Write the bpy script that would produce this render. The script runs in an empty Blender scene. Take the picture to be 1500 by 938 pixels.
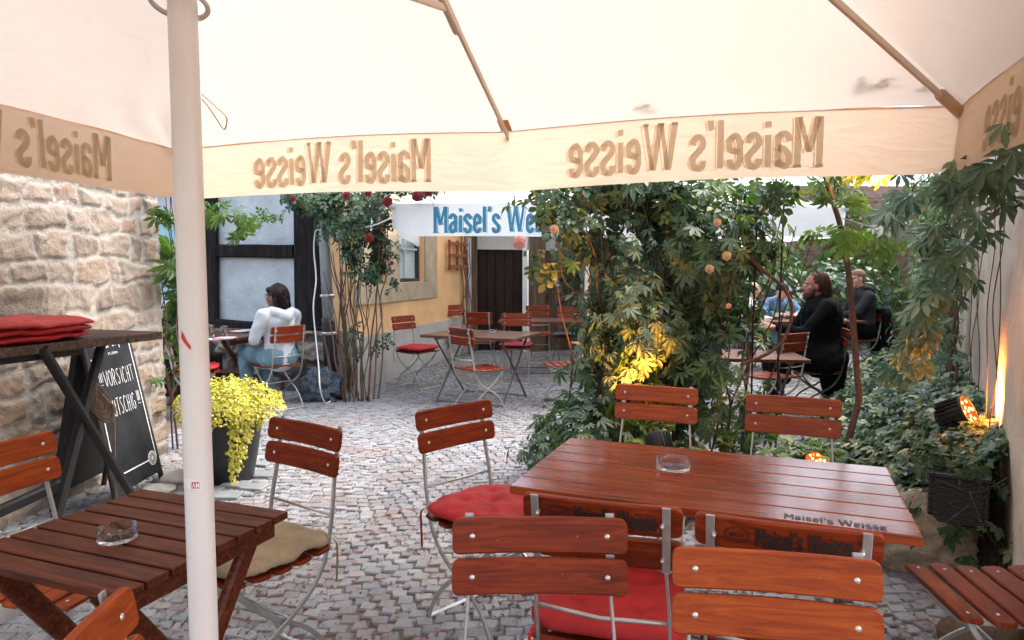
import bpy, bmesh, math, random
import numpy as np
from mathutils import Vector, Matrix, Quaternion
R = math.radians
PI = math.pi
scene = bpy.context.scene
COL = scene.collection
random.seed(7)
rng = np.random.default_rng(7)

# ------------------------------------------------------------------ camera
CAM_H, PITCH = 1.44, R(4.2)
cam_d = bpy.data.cameras.new('camera')
cam_d.sensor_width = 36.0; cam_d.lens = 24.0
cam_d.clip_start = 0.05; cam_d.clip_end = 600
cam = bpy.data.objects.new('camera', cam_d); COL.objects.link(cam)
cam.location = (0, 0, CAM_H); cam.rotation_euler = (R(90) - PITCH, 0, 0)
scene.camera = cam

# ------------------------------------------------------------------ sky, sun, exposure
SUN_EL, SUN_AZ = R(56), R(66)      # azimuth measured from +Y, clockwise seen from above
world = bpy.data.worlds.new("World"); scene.world = world; world.use_nodes = True
wn = world.node_tree; wn.nodes.clear()
wo = wn.nodes.new('ShaderNodeOutputWorld'); wb = wn.nodes.new('ShaderNodeBackground')
sky = wn.nodes.new('ShaderNodeTexSky'); sky.sky_type = 'NISHITA'; sky.sun_disc = False
sky.sun_elevation = SUN_EL; sky.sun_rotation = SUN_AZ
sky.air_density = 1.0; sky.dust_density = 3.5; sky.ozone_density = 0.8
wb.inputs['Strength'].default_value = 0.15
hs = wn.nodes.new('ShaderNodeHueSaturation'); hs.inputs['Saturation'].default_value = 0.6
wn.links.new(sky.outputs[0], hs.inputs['Color']); wn.links.new(hs.outputs[0], wb.inputs[0]); wn.links.new(wb.outputs[0], wo.inputs[0])
sun_d = bpy.data.lights.new('sun', 'SUN'); sun_d.energy = 0.75; sun_d.angle = R(50); sun_d.color = (1.0, 0.90, 0.78)
sun = bpy.data.objects.new('sun', sun_d); COL.objects.link(sun)
sd = Vector((math.sin(SUN_AZ) * math.cos(SUN_EL), math.cos(SUN_AZ) * math.cos(SUN_EL), math.sin(SUN_EL)))
sun.rotation_euler = sd.to_track_quat('Z', 'Y').to_euler(); sun.location = (0, 0, 12)
scene.view_settings.view_transform = 'Standard'
scene.view_settings.look = 'None'
scene.view_settings.gamma = 1.0
scene.view_settings.use_curve_mapping = False
scene.view_settings.exposure = 2.25
try:
    scene.cycles.max_bounces = 8; scene.cycles.transparent_max_bounces = 8
    scene.cycles.sample_clamp_indirect = 6.0
    scene.cycles.use_denoising = True
except Exception: pass

# ------------------------------------------------------------------ measuring helpers (photo pixel -> point in the place)
CP, SP = math.cos(PITCH), math.sin(PITCH)
def ray(u, v):
    x = (u - 750) / 1000.0; y = -(v - 469) / 1000.0
    return Vector((x, CP + y * SP, -SP + y * CP))
def gz(u, v, z=0.0):
    d = ray(u, v); return Vector((0, 0, CAM_H)) + d * ((z - CAM_H) / d.z)
def gy(u, v, Y):
    d = ray(u, v); return Vector((0, 0, CAM_H)) + d * (Y / d.y)

# ------------------------------------------------------------------ objects
def tag(o, label=None, cat=None, group=None, kind=None):
    if label: o['label'] = label
    if cat: o['category'] = cat
    if group: o['group'] = group
    if kind: o['kind'] = kind
    return o
def thing(name, label, cat, loc=(0, 0, 0), rz=0.0, group=None):
    o = bpy.data.objects.new(name, None); COL.objects.link(o)
    o.empty_display_size = 0.1
    o.location = loc; o.rotation_euler = (0, 0, rz)
    return tag(o, label, cat, group)
def link_mesh(name, me, mat, parent=None, world=False):
    me.name = name
    if mat is not None:
        for m in (mat if isinstance(mat, (list, tuple)) else [mat]): me.materials.append(m)
    o = bpy.data.objects.new(name, me); COL.objects.link(o)
    if parent is not None:
        o.parent = parent
        if world:
            W = Matrix.Identity(4); q = parent
            while q is not None: W = Matrix.LocRotScale(q.location, q.rotation_euler, None) @ W; q = q.parent
            me.transform(W.inverted())
    elif world:
        n = len(me.vertices)
        if n:
            a = np.empty(n * 3); me.vertices.foreach_get('co', a); a = a.reshape(-1, 3)
            lo, hi = a.min(0), a.max(0)
            c = Vector(((lo[0] + hi[0]) / 2, (lo[1] + hi[1]) / 2, lo[2]))
            me.transform(Matrix.Translation(-c)); o.location = c
    return o
def copy_tree(o, parent=None):
    c = o.copy(); COL.objects.link(c)
    if parent is not None: c.parent = parent
    for ch in list(o.children): copy_tree(ch, c)
    return c

class MB:
    def __init__(s): s.v = []; s.f = []; s.sm = []; s.mi = []
    def add(s, vs, fs, smooth=False, mi=0):
        b = len(s.v); s.v.extend([tuple(p) for p in vs])
        for f in fs: s.f.append(tuple(i + b for i in f)); s.sm.append(smooth); s.mi.append(mi)
        return s
    def box(s, c, size, M=None, smooth=False, mi=0):
        hx, hy, hz = size[0] / 2, size[1] / 2, size[2] / 2
        vs = [Vector((x, y, z)) for x in (-hx, hx) for y in (-hy, hy) for z in (-hz, hz)]
        if M is not None: vs = [M @ p for p in vs]
        vs = [p + Vector(c) for p in vs]
        return s.add(vs, [(0, 1, 3, 2), (4, 6, 7, 5), (0, 4, 5, 1), (2, 3, 7, 6), (0, 2, 6, 4), (1, 5, 7, 3)], smooth, mi)
    def rbox(s, c, size, M=None, bev=0.004, seg=2, mi=0):
        bm = bmesh.new(); bmesh.ops.create_cube(bm, size=1.0)
        for v in bm.verts: v.co = Vector((v.co.x * size[0], v.co.y * size[1], v.co.z * size[2]))
        bmesh.ops.bevel(bm, geom=list(bm.edges), offset=bev, segments=seg, profile=0.5, affect='EDGES')
        bm.verts.index_update()
        vs = [v.co.copy() for v in bm.verts]
        if M is not None: vs = [M @ p for p in vs]
        vs = [p + Vector(c) for p in vs]
        fa = []; fb = []
        for f in bm.faces: (fa if max(abs(f.normal.x), abs(f.normal.y), abs(f.normal.z)) > .999 else fb).append(tuple(v.index for v in f.verts))
        bm.free(); s.add(vs, fa, False, mi); k = len(s.v) - len(vs)
        for f in fb: s.f.append(tuple(i + k for i in f)); s.sm.append(True); s.mi.append(mi)
        return s
    def sweep(s, pts, prof, closed=False, cap=True, up=None, smooth=True, mi=0, scale=None):
        pts = [Vector(p) for p in pts]; n = len(pts); m = len(prof)
        prev = None; vs = []
        for i, p in enumerate(pts):
            if closed: t = pts[(i + 1) % n] - pts[i - 1]
            else: t = pts[min(i + 1, n - 1)] - pts[max(i - 1, 0)]
            if t.length < 1e-9: t = Vector((0, 0, 1))
            t.normalize()
            if up is not None:
                a = Vector(up) - t * t.dot(Vector(up))
            elif prev is None:
                a = Vector((0, 0, 1)) if abs(t.z) < 0.9 else Vector((1, 0, 0)); a = a - t * t.dot(a)
            else: a = prev - t * t.dot(prev)
            if a.length < 1e-6: a = Vector((1, 0, 0)) - t * t.x
            a.normalize(); prev = a; b = t.cross(a)
            k = 1.0 if scale is None else scale[i]
            for (px, py) in prof: vs.append(p + a * px * k + b * py * k)
        fs = []
        for i in range(n if closed else n - 1):
            j = (i + 1) % n
            for k in range(m):
                l = (k + 1) % m; fs.append((i * m + k, i * m + l, j * m + l, j * m + k))
        if cap and not closed:
            fs.append(tuple(range(m))[::-1]); fs.append(tuple((n - 1) * m + k for k in range(m)))
        return s.add(vs, fs, smooth, mi)
    def tube(s, pts, r, n=8, closed=False, mi=0, r_list=None):
        prof = [(math.cos(2 * PI * k / n), math.sin(2 * PI * k / n)) for k in range(n)]
        sc = r_list if r_list is not None else [r] * len(pts)
        return s.sweep(pts, prof, closed, True, None, True, mi, sc)
    def bar(s, pts, w, t, up, mi=0):
        h, k, c = w / 2, t / 2, min(w, t) * 0.25
        prof = [(-h + c, -k), (h - c, -k), (h, -k + c), (h, k - c), (h - c, k), (-h + c, k), (-h, k - c), (-h, -k + c)]
        return s.sweep(pts, prof, False, True, up, False, mi)
    def lathe(s, prof, c=(0, 0, 0), n=24, M=None, mi=0, smooth=True):
        vs = []; fs = []
        for (r, z) in prof:
            for k in range(n):
                p = Vector((r * math.cos(2 * PI * k / n), r * math.sin(2 * PI * k / n), z))
                if M is not None: p = M @ p
                vs.append(p + Vector(c))
        for i in range(len(prof) - 1):
            for k in range(n):
                l = (k + 1) % n; fs.append((i * n + k, i * n + l, (i + 1) * n + l, (i + 1) * n + k))
        return s.add(vs, fs, smooth, mi)
    def prism(s, outline, th, M, mi=0, bev=0.0):
        # outline in local xy, extruded along local z by th (centred); optional soft rim
        n = len(outline); vs = []; rings = []
        if bev > 0:
            cx = sum(p[0] for p in outline) / n; cy = sum(p[1] for p in outline) / n
            mx = max(abs(p[0] - cx) for p in outline); my = max(abs(p[1] - cy) for p in outline)
            for (z, k) in ((-th / 2, bev), (-th / 2 + bev, 0), (th / 2 - bev, 0), (th / 2, bev)):
                rings.append([(cx + (p[0] - cx) * (1 - k / mx), cy + (p[1] - cy) * (1 - k / my), z) for p in outline])
        else:
            rings = [[(p[0], p[1], -th / 2) for p in outline], [(p[0], p[1], th / 2) for p in outline]]
        for r_ in rings: vs += [M @ Vector(q) for q in r_]
        fs = [tuple(range(n))[::-1], tuple((len(rings) - 1) * n + k for k in range(n))]
        for i in range(len(rings) - 1):
            for k in range(n):
                l = (k + 1) % n; fs.append((i * n + k, i * n + l, (i + 1) * n + l, (i + 1) * n + k))
        return s.add(vs, fs, False, mi)
    def ell(s, c, r, n=10, m=7, M=None, mi=0):
        vs = []; fs = []
        for i in range(m + 1):
            a = PI * i / m
            for k in range(n):
                p = Vector((r[0] * math.sin(a) * math.cos(2 * PI * k / n), r[1] * math.sin(a) * math.sin(2 * PI * k / n), r[2] * math.cos(a)))
                if M is not None: p = M @ p
                vs.append(p + Vector(c))
        for i in range(m):
            for k in range(n):
                l = (k + 1) % n; fs.append((i * n + k, (i + 1) * n + k, (i + 1) * n + l, i * n + l))
        return s.add(vs, fs, True, mi)
    def mesh(s, name='mesh'):
        me = bpy.data.meshes.new(name); me.from_pydata(s.v, [], s.f)
        me.polygons.foreach_set('use_smooth', s.sm)
        me.polygons.foreach_set('material_index', s.mi); me.update()
        return me
    def build(s, name, mat, parent=None, world=False):
        return link_mesh(name, s.mesh(name), mat, parent, world)

def rrect(w, h, r, n=4):
    out = []
    for (cx, cy, a0) in ((w / 2 - r, h / 2 - r, 0), (-w / 2 + r, h / 2 - r, 90), (-w / 2 + r, -h / 2 + r, 180), (w / 2 - r, -h / 2 + r, 270)):
        for k in range(n + 1):
            a = R(a0 + 90 * k / n); out.append((cx + r * math.cos(a), cy + r * math.sin(a)))
    return out
def smooth_path(pts, k=6):
    P = [Vector(p) for p in pts]; out = []
    for i in range(len(P) - 1):
        p0 = P[max(i - 1, 0)]; p1 = P[i]; p2 = P[i + 1]; p3 = P[min(i + 2, len(P) - 1)]
        for j in range(k):
            t = j / k
            out.append(0.5 * ((2 * p1) + (p2 - p0) * t + (2 * p0 - 5 * p1 + 4 * p2 - p3) * t * t + (3 * p1 - p0 - 3 * p2 + p3) * t ** 3))
    out.append(P[-1]); return out
def np_mesh(name, V, faces_by_n, attrs=None, smooth=False):
    # V (N,3); faces_by_n list of int arrays (F, k)
    me = bpy.data.meshes.new(name)
    loops = np.concatenate([f.reshape(-1) for f in faces_by_n]).astype(np.int32)
    tot = np.concatenate([np.full(len(f), f.shape[1], np.int32) for f in faces_by_n])
    st = np.concatenate([[0], np.cumsum(tot)[:-1]]).astype(np.int32)
    me.vertices.add(len(V)); me.vertices.foreach_set('co', V.astype(np.float32).reshape(-1))
    me.loops.add(len(loops)); me.loops.foreach_set('vertex_index', loops)
    me.polygons.add(len(tot)); me.polygons.foreach_set('loop_start', st)
    try: me.polygons.foreach_set('loop_total', tot)
    except Exception: pass
    me.polygons.foreach_set('use_smooth', np.full(len(tot), smooth))
    me.update(calc_edges=True); me.validate()
    for k, (dom, arr) in (attrs or {}).items():
        a = me.attributes.new(k, 'FLOAT', dom); a.data.foreach_set('value', arr.astype(np.float32))
    return me
def vnoise(x, y, seed=0):
    # smooth value noise on arrays
    r_ = np.random.default_rng(seed); T = r_.random((256, 256))
    xi = np.floor(x).astype(int); yi = np.floor(y).astype(int); fx = x - xi; fy = y - yi
    fx = fx * fx * (3 - 2 * fx); fy = fy * fy * (3 - 2 * fy)
    g = lambda a, b: T[a % 256, b % 256]
    return (g(xi, yi) * (1 - fx) + g(xi + 1, yi) * fx) * (1 - fy) + (g(xi, yi + 1) * (1 - fx) + g(xi + 1, yi + 1) * fx) * fy
def fbm(x, y, seed=0, o=4):
    s_ = 0; a = 0.5
    for i in range(o): s_ = s_ + a * vnoise(x * 2 ** i, y * 2 ** i, seed + i); a *= 0.5
    return s_

# ------------------------------------------------------------------ materials
class NT:
    def __init__(s, name):
        s.m = bpy.data.materials.new(name); s.m.use_nodes = True; s.t = s.m.node_tree; s.t.nodes.clear()
        s.out = s.t.nodes.new('ShaderNodeOutputMaterial')
    def n(s, typ, **kw):
        nd = s.t.nodes.new(typ)
        for k, v in kw.items():
            if k.startswith('in_'):
                nd.inputs[int(k[3:]) if k[3:].isdigit() else k[3:].replace('_', ' ')].default_value = v
            else: setattr(nd, k, v)
        return nd
    def l(s, a, b): s.t.links.new(a, b)
    def ramp(s, fac, stops, interp='LINEAR'):
        r_ = s.n('ShaderNodeValToRGB'); r_.color_ramp.interpolation = interp
        e = r_.color_ramp.elements
        while len(e) > 1: e.remove(e[-1])
        e[0].position = stops[0][0]; e[0].color = (*stops[0][1], 1)
        for p, c in stops[1:]:
            q = e.new(p); q.color = (*c, 1)
        s.l(fac, r_.inputs[0]); return r_.outputs[0]
    def noise(s, scale, detail=4, rough=0.55, vec=None, dist=0.0):
        nd = s.n('ShaderNodeTexNoise'); nd.inputs['Scale'].default_value = scale; nd.inputs['Detail'].default_value = detail
        nd.inputs['Roughness'].default_value = rough; nd.inputs['Distortion'].default_value = dist
        if vec is not None: s.l(vec, nd.inputs['Vector'])
        return nd.outputs['Fac']
    def coord(s, scale=(1, 1, 1), kind='Object'):
        tc = s.n('ShaderNodeTexCoord'); mp = s.n('ShaderNodeMapping'); mp.inputs['Scale'].default_value = scale
        s.l(tc.outputs[kind], mp.inputs[0]); return mp.outputs[0]
    def mix(s, fac, a, b, blend='MIX'):
        m_ = s.n('ShaderNodeMix', data_type='RGBA', blend_type=blend)
        for sock, v in ((m_.inputs[0], fac), (m_.inputs[6], a), (m_.inputs[7], b)):
            if isinstance(v, (int, float)): sock.default_value = v
            elif isinstance(v, tuple): sock.default_value = (*v, 1)
            else: s.l(v, sock)
        return m_.outputs[2]
    def math(s, op, a, b=0.5):
        m_ = s.n('ShaderNodeMath', operation=op)
        for sock, v in ((m_.inputs[0], a), (m_.inputs[1], b)):
            if isinstance(v, (int, float)): sock.default_value = v
            else: s.l(v, sock)
        return m_.outputs[0]
    def attr(s, name): return s.n('ShaderNodeAttribute', attribute_name=name).outputs['Fac']
    def bump(s, h, strength=0.3, dist=0.01):
        b = s.n('ShaderNodeBump'); b.inputs['Strength'].default_value = strength; b.inputs['Distance'].default_value = dist
        s.l(h, b.inputs['Height']); return b.outputs[0]
    def prin(s, color=None, rough=0.5, metal=0.0, normal=None, coat=0.0, spec=0.5, coat_rough=0.08, finish=True, **kw):
        p = s.n('ShaderNodeBsdfPrincipled')
        def setv(k, v):
            if isinstance(v, (int, float)): p.inputs[k].default_value = v
            elif isinstance(v, tuple): p.inputs[k].default_value = (*v, 1)
            else: s.l(v, p.inputs[k])
        if color is not None: setv('Base Color', color)
        setv('Roughness', rough); setv('Metallic', metal); setv('Specular IOR Level', spec)
        if coat: setv('Coat Weight', coat); setv('Coat Roughness', coat_rough)
        if normal is not None: s.l(normal, p.inputs['Normal'])
        for k, v in kw.items(): setv(k.replace('_', ' '), v)
        if finish: s.l(p.outputs[0], s.out.inputs[0])
        return p

def m_simple(name, col, rough=0.6, metal=0.0, var=0.25, scale=12, bump=0.15, bd=0.004, spec=0.5, coat=0.0):
    t = NT(name); v = t.coord(); f = t.noise(scale, 5, 0.6, v)
    a = tuple(c * (1 - var) for c in col); b = tuple(min(1, c * (1 + var)) for c in col)
    c = t.ramp(f, [(0.3, a), (0.7, b)])
    f2 = t.noise(scale * 6, 3, 0.6, v)
    t.prin(c, rough, metal, t.bump(f2, bump, bd), spec=spec, coat=coat); return t.m

def m_wood(name, c1, c2, c3, rough=0.3, coat=0.5, grain=(3, 40, 40), bump=0.12, worn=0.0, rnd=0.35):
    t = NT(name); v = t.coord(grain)
    oi = t.n('ShaderNodeObjectInfo')
    add = t.n('ShaderNodeVectorMath', operation='ADD'); t.l(v, add.inputs[0])
    sc = t.n('ShaderNodeVectorMath', operation='SCALE'); sc.inputs[0].default_value = (13.1, 7.7, 3.3); t.l(oi.outputs['Random'], sc.inputs['Scale'])
    t.l(sc.outputs[0], add.inputs[1])
    f = t.noise(1.0, 6, 0.62, add.outputs[0], 1.2)
    c = t.ramp(f, [(0.28, c1), (0.5, c2), (0.72, c3)])
    hsv = t.n('ShaderNodeHueSaturation'); t.l(c, hsv.inputs['Color'])
    mr = t.n('ShaderNodeMapRange'); mr.inputs['To Min'].default_value = 1 - rnd; mr.inputs['To Max'].default_value = 1 + rnd
    t.l(oi.outputs['Random'], mr.inputs[0]); t.l(mr.outputs[0], hsv.inputs['Value'])
    col = hsv.outputs[0]
    big = t.noise(9.0, 5, 0.7, t.coord())
    if worn > 0:
        fine = t.noise(38, 6, 0.75, t.coord((1, 2.2, 1)))
        w = t.ramp(fine, [(0.70 - worn * 0.12, (0, 0, 0)), (0.74 - worn * 0.12, (1, 1, 1))])
        col = t.mix(w, col, (0.42, 0.26, 0.16))
    rg = t.n('ShaderNodeMapRange'); rg.inputs['To Min'].default_value = rough * 0.7; rg.inputs['To Max'].default_value = rough * 1.5
    t.l(big, rg.inputs[0])
    t.prin(col, rg.outputs[0], 0, t.bump(f, bump, 0.003), coat=coat, coat_rough=0.12, spec=0.22); return t.m

def m_leaf(name, stops, trans=0.35, rough=0.45, vein=0.0, spec=0.5):
    t = NT(name); a = t.attr('tint')
    nz = t.noise(55, 3, 0.6, t.coord())
    f = t.math('ADD', a, t.math('MULTIPLY', t.math('SUBTRACT', nz, 0.5), 0.22))
    c = t.ramp(f, stops)
    p = t.prin(c, rough, 0, t.bump(nz, 0.35, 0.003), finish=False, spec=spec)
    tr = t.n('ShaderNodeBsdfTranslucent')
    tc = t.mix(1.0, c, (0.85, 1.0, 0.5), 'MULTIPLY'); t.l(tc, tr.inputs[0])
    mx = t.n('ShaderNodeMixShader'); mx.inputs[0].default_value = trans
    t.l(p.outputs[0], mx.inputs[1]); t.l(tr.outputs[0], mx.inputs[2]); t.l(mx.outputs[0], t.out.inputs[0]); return t.m

def m_fabric(name, col, trans=0.55, tcol=None, bump=0.1, weave=900, var=0.05):
    t = NT(name); v = t.coord(); nz = t.noise(1.6, 5, 0.6, v); fine = t.noise(weave * 0.1, 3, 0.6, v)
    a = tuple(c * (1 - var * 1.3) for c in col); b = tuple(min(1, c * (1 + var)) for c in col)
    c = t.ramp(nz, [(0.35, a), (0.65, b)])
    crease = t.noise(3.2, 4, 0.5, t.coord((1, 1, 3)), 0.8)
    h = t.math('ADD', t.math('MULTIPLY', crease, 1.0), t.math('MULTIPLY', fine, 0.06))
    bn = t.bump(h, bump, 0.03)
    d = t.n('ShaderNodeBsdfDiffuse'); t.l(c, d.inputs[0]); t.l(bn, d.inputs['Normal'])
    tr = t.n('ShaderNodeBsdfTranslucent'); t.l(bn, tr.inputs['Normal'])
    if tcol: tr.inputs[0].default_value = (*tcol, 1)
    else: t.l(c, tr.inputs[0])
    mx = t.n('ShaderNodeMixShader'); mx.inputs[0].default_value = trans
    t.l(d.outputs[0], mx.inputs[1]); t.l(tr.outputs[0], mx.inputs[2]); t.l(mx.outputs[0], t.out.inputs[0]); return t.m

def m_glass(name, col=(0.95, 0.98, 1.0)):
    t = NT(name); g = t.n('ShaderNodeBsdfGlass'); g.inputs['Color'].default_value = (*col, 1); g.inputs['IOR'].default_value = 1.3
    g.inputs['Roughness'].default_value = 0.02
    tr = t.n('ShaderNodeBsdfTransparent'); mx = t.n('ShaderNodeMixShader'); mx.inputs[0].default_value = 0.8
    t.l(tr.outputs[0], mx.inputs[1]); t.l(g.outputs[0], mx.inputs[2]); t.l(mx.outputs[0], t.out.inputs[0]); return t.m
def m_emit(name, col, s_):
    t = NT(name); e = t.n('ShaderNodeEmission'); e.inputs[0].default_value = (*col, 1); e.inputs[1].default_value = s_
    t.l(e.outputs[0], t.out.inputs[0]); return t.m
def m_stone(name, stops, mortar, bump=0.6, rough=0.9, stain=None):
    t = NT(name); v = t.coord(); a = t.attr('tint'); nz = t.noise(22, 7, 0.7, v); nf = t.noise(90, 5, 0.7, v)
    f = t.math('ADD', t.math('MULTIPLY', a, 0.75), t.math('MULTIPLY', nz, 0.35))
    c = t.ramp(f, stops)
    mo = t.mix(t.noise(6, 5, 0.6, v), mortar, tuple(x * 0.72 for x in mortar))
    c = t.mix(t.attr('mortar'), c, mo)
    sp = t.ramp(nf, [(0.35, (0.62, 0.60, 0.58)), (0.6, (1, 1, 1))])
    c = t.mix(0.6, c, sp, 'MULTIPLY')
    if stain:
        st = t.ramp(t.noise(2.1, 5, 0.7, v), [(0.45, (0, 0, 0)), (0.62, (1, 1, 1))])
        c = t.mix(t.math('MULTIPLY', st, 0.55), c, stain)
    h = t.math('ADD', t.math('MULTIPLY', nz, 0.8), t.math('MULTIPLY', nf, 0.35))
    t.prin(c, rough, 0, t.bump(h, bump, 0.02), spec=0.3); return t.m

M = {}
M['lacquer'] = m_wood('lacquered_slat_wood', (0.080, 0.0085, 0.0018), (0.165, 0.0205, 0.0035), (0.26, 0.040, 0.0065), 0.42, 0.05, (4, 60, 60), 0.05, 0.30, 0.3)
M['lacquer_bright'] = m_wood('bright_slat_wood', (0.165, 0.023, 0.0035), (0.28, 0.046, 0.006), (0.39, 0.080, 0.011), 0.44, 0.04, (4, 60, 60), 0.05, 0.16, 0.15)
M['table_gloss'] = m_wood('glossy_table_wood', (0.11, 0.015, 0.003), (0.215, 0.035, 0.0055), (0.31, 0.060, 0.010), 0.19, 0.25, (2.2, 34, 34), 0.02, 0.0, 0.1)
M['table_brown'] = m_wood('stained_table_wood', (0.028, 0.0060, 0.0025), (0.085, 0.0175, 0.0060), (0.18, 0.042, 0.012), 0.46, 0.05, (3, 45, 45), 0.22, 0.05, 0.1)
M['table_dark'] = m_wood('dark_table_wood', (0.05, 0.018, 0.010), (0.10, 0.035, 0.018), (0.16, 0.06, 0.03), 0.4, 0.3, (3, 40, 40), 0.12, 0.0, 0.1)
M['old_board'] = m_wood('weathered_board', (0.03, 0.018, 0.013), (0.065, 0.040, 0.029), (0.13, 0.085, 0.065), 0.65, 0.0, (3, 40, 40), 0.3, 0.1, 0.1)
M['black_wood'] = m_simple('black_stained_beam', (0.010, 0.009, 0.010), 0.6, 0, 0.4, 14, 0.2)
M['steel'] = m_simple('galvanised_steel', (0.46, 0.46, 0.44), 0.42, 0.75, 0.22, 18, 0.08, 0.002)
M['steel_dark'] = m_simple('dull_dark_steel', (0.14, 0.13, 0.125), 0.5, 0.7, 0.3, 18, 0.08, 0.002)
M['rivet'] = m_simple('rivet_metal', (0.62, 0.60, 0.56), 0.35, 0.8, 0.1, 30, 0.05)
M['red_cloth'] = m_simple('red_cushion_cloth', (0.36, 0.007, 0.008), 0.75, 0, 0.18, 7, 0.2, 0.006)
M['faded_red_cloth'] = m_simple('faded_red_cushion_cloth', (0.46, 0.055, 0.055), 0.8, 0, 0.18, 7, 0.2, 0.006)
M['dark_red_cloth'] = m_simple('dark_red_cushion_cloth', (0.22, 0.010, 0.022), 0.8, 0, 0.2, 7, 0.2, 0.006)
M['beige_cloth'] = m_simple('beige_cushion_cloth', (0.30, 0.23, 0.14), 0.9, 0, 0.25, 7, 0.35, 0.01)
M['grey_cloth'] = m_simple('grey_cushion_cloth', (0.06, 0.06, 0.07), 0.9, 0, 0.2, 7, 0.3, 0.01)
M['print_dark'] = m_simple('dark_print', (0.022, 0.012, 0.012), 0.5, 0, 0.1, 30, 0.02)
M['canopy'] = m_fabric('cream_canopy_fabric', (0.78, 0.71, 0.64), 0.50, (0.47, 0.40, 0.34), 0.25)
M['valance'] = m_fabric('shaded_valance_fabric', (0.90, 0.74, 0.54), 0.60, (0.76, 0.555, 0.41), 0.25)  # same cloth as the canopy; its shaded look is put in as peach
M['valance_gap'] = m_fabric('valance_underprint', (0.95, 0.86, 0.72), 0.7, (1.0, 0.93, 0.80), 0.05)
M['print_through'] = m_fabric('show_through_print', (0.50, 0.43, 0.32), 0.6, (0.72, 0.65, 0.52), 0.05)  # outer blue print, coloured tan as light through the cloth shows it
M['print_through_light'] = m_fabric('light_show_through_print', (0.66, 0.54, 0.38), 0.6, (0.86, 0.70, 0.50), 0.05)  # offset line of that print, same backlit tone put into the colour
M['white_canopy'] = m_fabric('white_canopy_fabric', (0.88, 0.91, 0.92), 0.48, None, 0.16)
M['print_blue'] = m_simple('blue_print', (0.025, 0.20, 0.32), 0.7, 0, 0.15, 9, 0.02)
M['print_blue_light'] = m_simple('light_blue_print', (0.14, 0.30, 0.38), 0.7, 0, 0.1, 9, 0.02)
M['pole_paint'] = m_simple('cream_painted_metal', (0.70, 0.66, 0.625), 0.35, 0, 0.05, 5, 0.04, 0.002)
M['rib_paint'] = m_simple('cream_rib_paint', (0.55, 0.43, 0.33), 0.4, 0, 0.08, 5, 0.04, 0.002)
M['rib_orange'] = m_simple('orange_sleeve', (0.72, 0.36, 0.10), 0.7, 0, 0.1, 8, 0.1)
M['glass'] = m_glass('clear_glass')
M['ash'] = m_simple('ash_and_stubs', (0.45, 0.36, 0.27), 0.9, 0, 0.5, 90, 0.4)
M['white_plastic'] = m_simple('white_plastic', (0.70, 0.66, 0.60), 0.45, 0, 0.12, 6, 0.05)
M['black_plastic'] = m_simple('black_plastic', (0.02, 0.02, 0.022), 0.4, 0, 0.2, 12, 0.05)
M['chalkboard'] = m_simple('chalkboard_slate', (0.020, 0.022, 0.026), 0.75, 0, 0.45, 5, 0.05, spec=0.15)
M['chalk'] = m_simple('chalk_white', (0.72, 0.74, 0.76), 0.9, 0, 0.25, 60, 0.1)
M['rope'] = m_simple('rope_fibre', (0.22, 0.15, 0.10), 0.9, 0, 0.4, 80, 0.5)
M['red_paint'] = m_simple('red_tape', (0.55, 0.02, 0.02), 0.5, 0, 0.2, 20, 0.1)
M['plaster_orange'] = m_simple('orange_render', (0.80, 0.50, 0.25), 0.9, 0, 0.12, 2.2, 0.25, 0.01)
M['plaster_grey'] = m_simple('grey_plinth_render', (0.48, 0.46, 0.44), 0.9, 0, 0.22, 1.8, 0.35, 0.01)
M['plaster_pale'] = m_simple('pale_infill_plaster', (0.42, 0.46, 0.48), 0.9, 0, 0.2, 2.6, 0.7, 0.02)
M['plaster_warm'] = m_simple('warm_wall_render', (0.58, 0.465, 0.36), 0.92, 0, 0.2, 2.4, 0.5, 0.02)
M['sandstone'] = m_simple('sandstone_surround', (0.42, 0.34, 0.24), 0.9, 0, 0.2, 5, 0.4, 0.01)
M['timber'] = m_wood('black_timber', (0.005, 0.004, 0.004), (0.012, 0.010, 0.010), (0.032, 0.026, 0.025), 0.85, 0, (18, 18, 1.6), 0.6, 0.12, 0.1)
M['timber_brown'] = m_wood('brown_timber', (0.06, 0.040, 0.028), (0.12, 0.085, 0.062), (0.2, 0.15, 0.11), 0.8, 0, (22, 22, 1.5), 0.5, 0.1, 0.1)
M['door_wood'] = m_wood('dark_door_wood', (0.008, 0.005, 0.005), (0.018, 0.010, 0.009), (0.035, 0.018, 0.015), 0.6, 0.1, (16, 16, 1.2), 0.3, 0.0, 0.1)
M['frame_white'] = m_simple('white_frame_paint', (0.66, 0.70, 0.74), 0.5, 0, 0.08, 5, 0.05)
M['frame_dark'] = m_simple('dark_frame_paint', (0.03, 0.035, 0.045), 0.4, 0, 0.2, 8, 0.05)
M['pane'] = m_simple('curtained_pane', (0.48, 0.60, 0.64), 0.08, 0, 0.18, 3, 0.02, spec=0.8)
M['blue_paint'] = m_simple('light_blue_paint', (0.25, 0.47, 0.52), 0.6, 0, 0.12, 5, 0.1)
M['terracotta'] = m_simple('red_brown_trellis_paint', (0.26, 0.085, 0.04), 0.7, 0, 0.25, 12, 0.2)
M['pipe_zinc'] = m_simple('zinc_pipe', (0.42, 0.48, 0.52), 0.45, 0.4, 0.15, 6, 0.08)
M['pipe_brown'] = m_simple('brown_iron_pipe', (0.045, 0.032, 0.035), 0.6, 0.2, 0.3, 8, 0.15)
M['bag'] = m_simple('blue_grey_plastic_bag', (0.085, 0.125, 0.165), 0.16, 0, 0.3, 9, 1.0, 0.05, spec=0.9)
M['cable_white'] = m_simple('white_cable', (0.70, 0.72, 0.72), 0.5, 0, 0.08, 9, 0.02)
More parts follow.
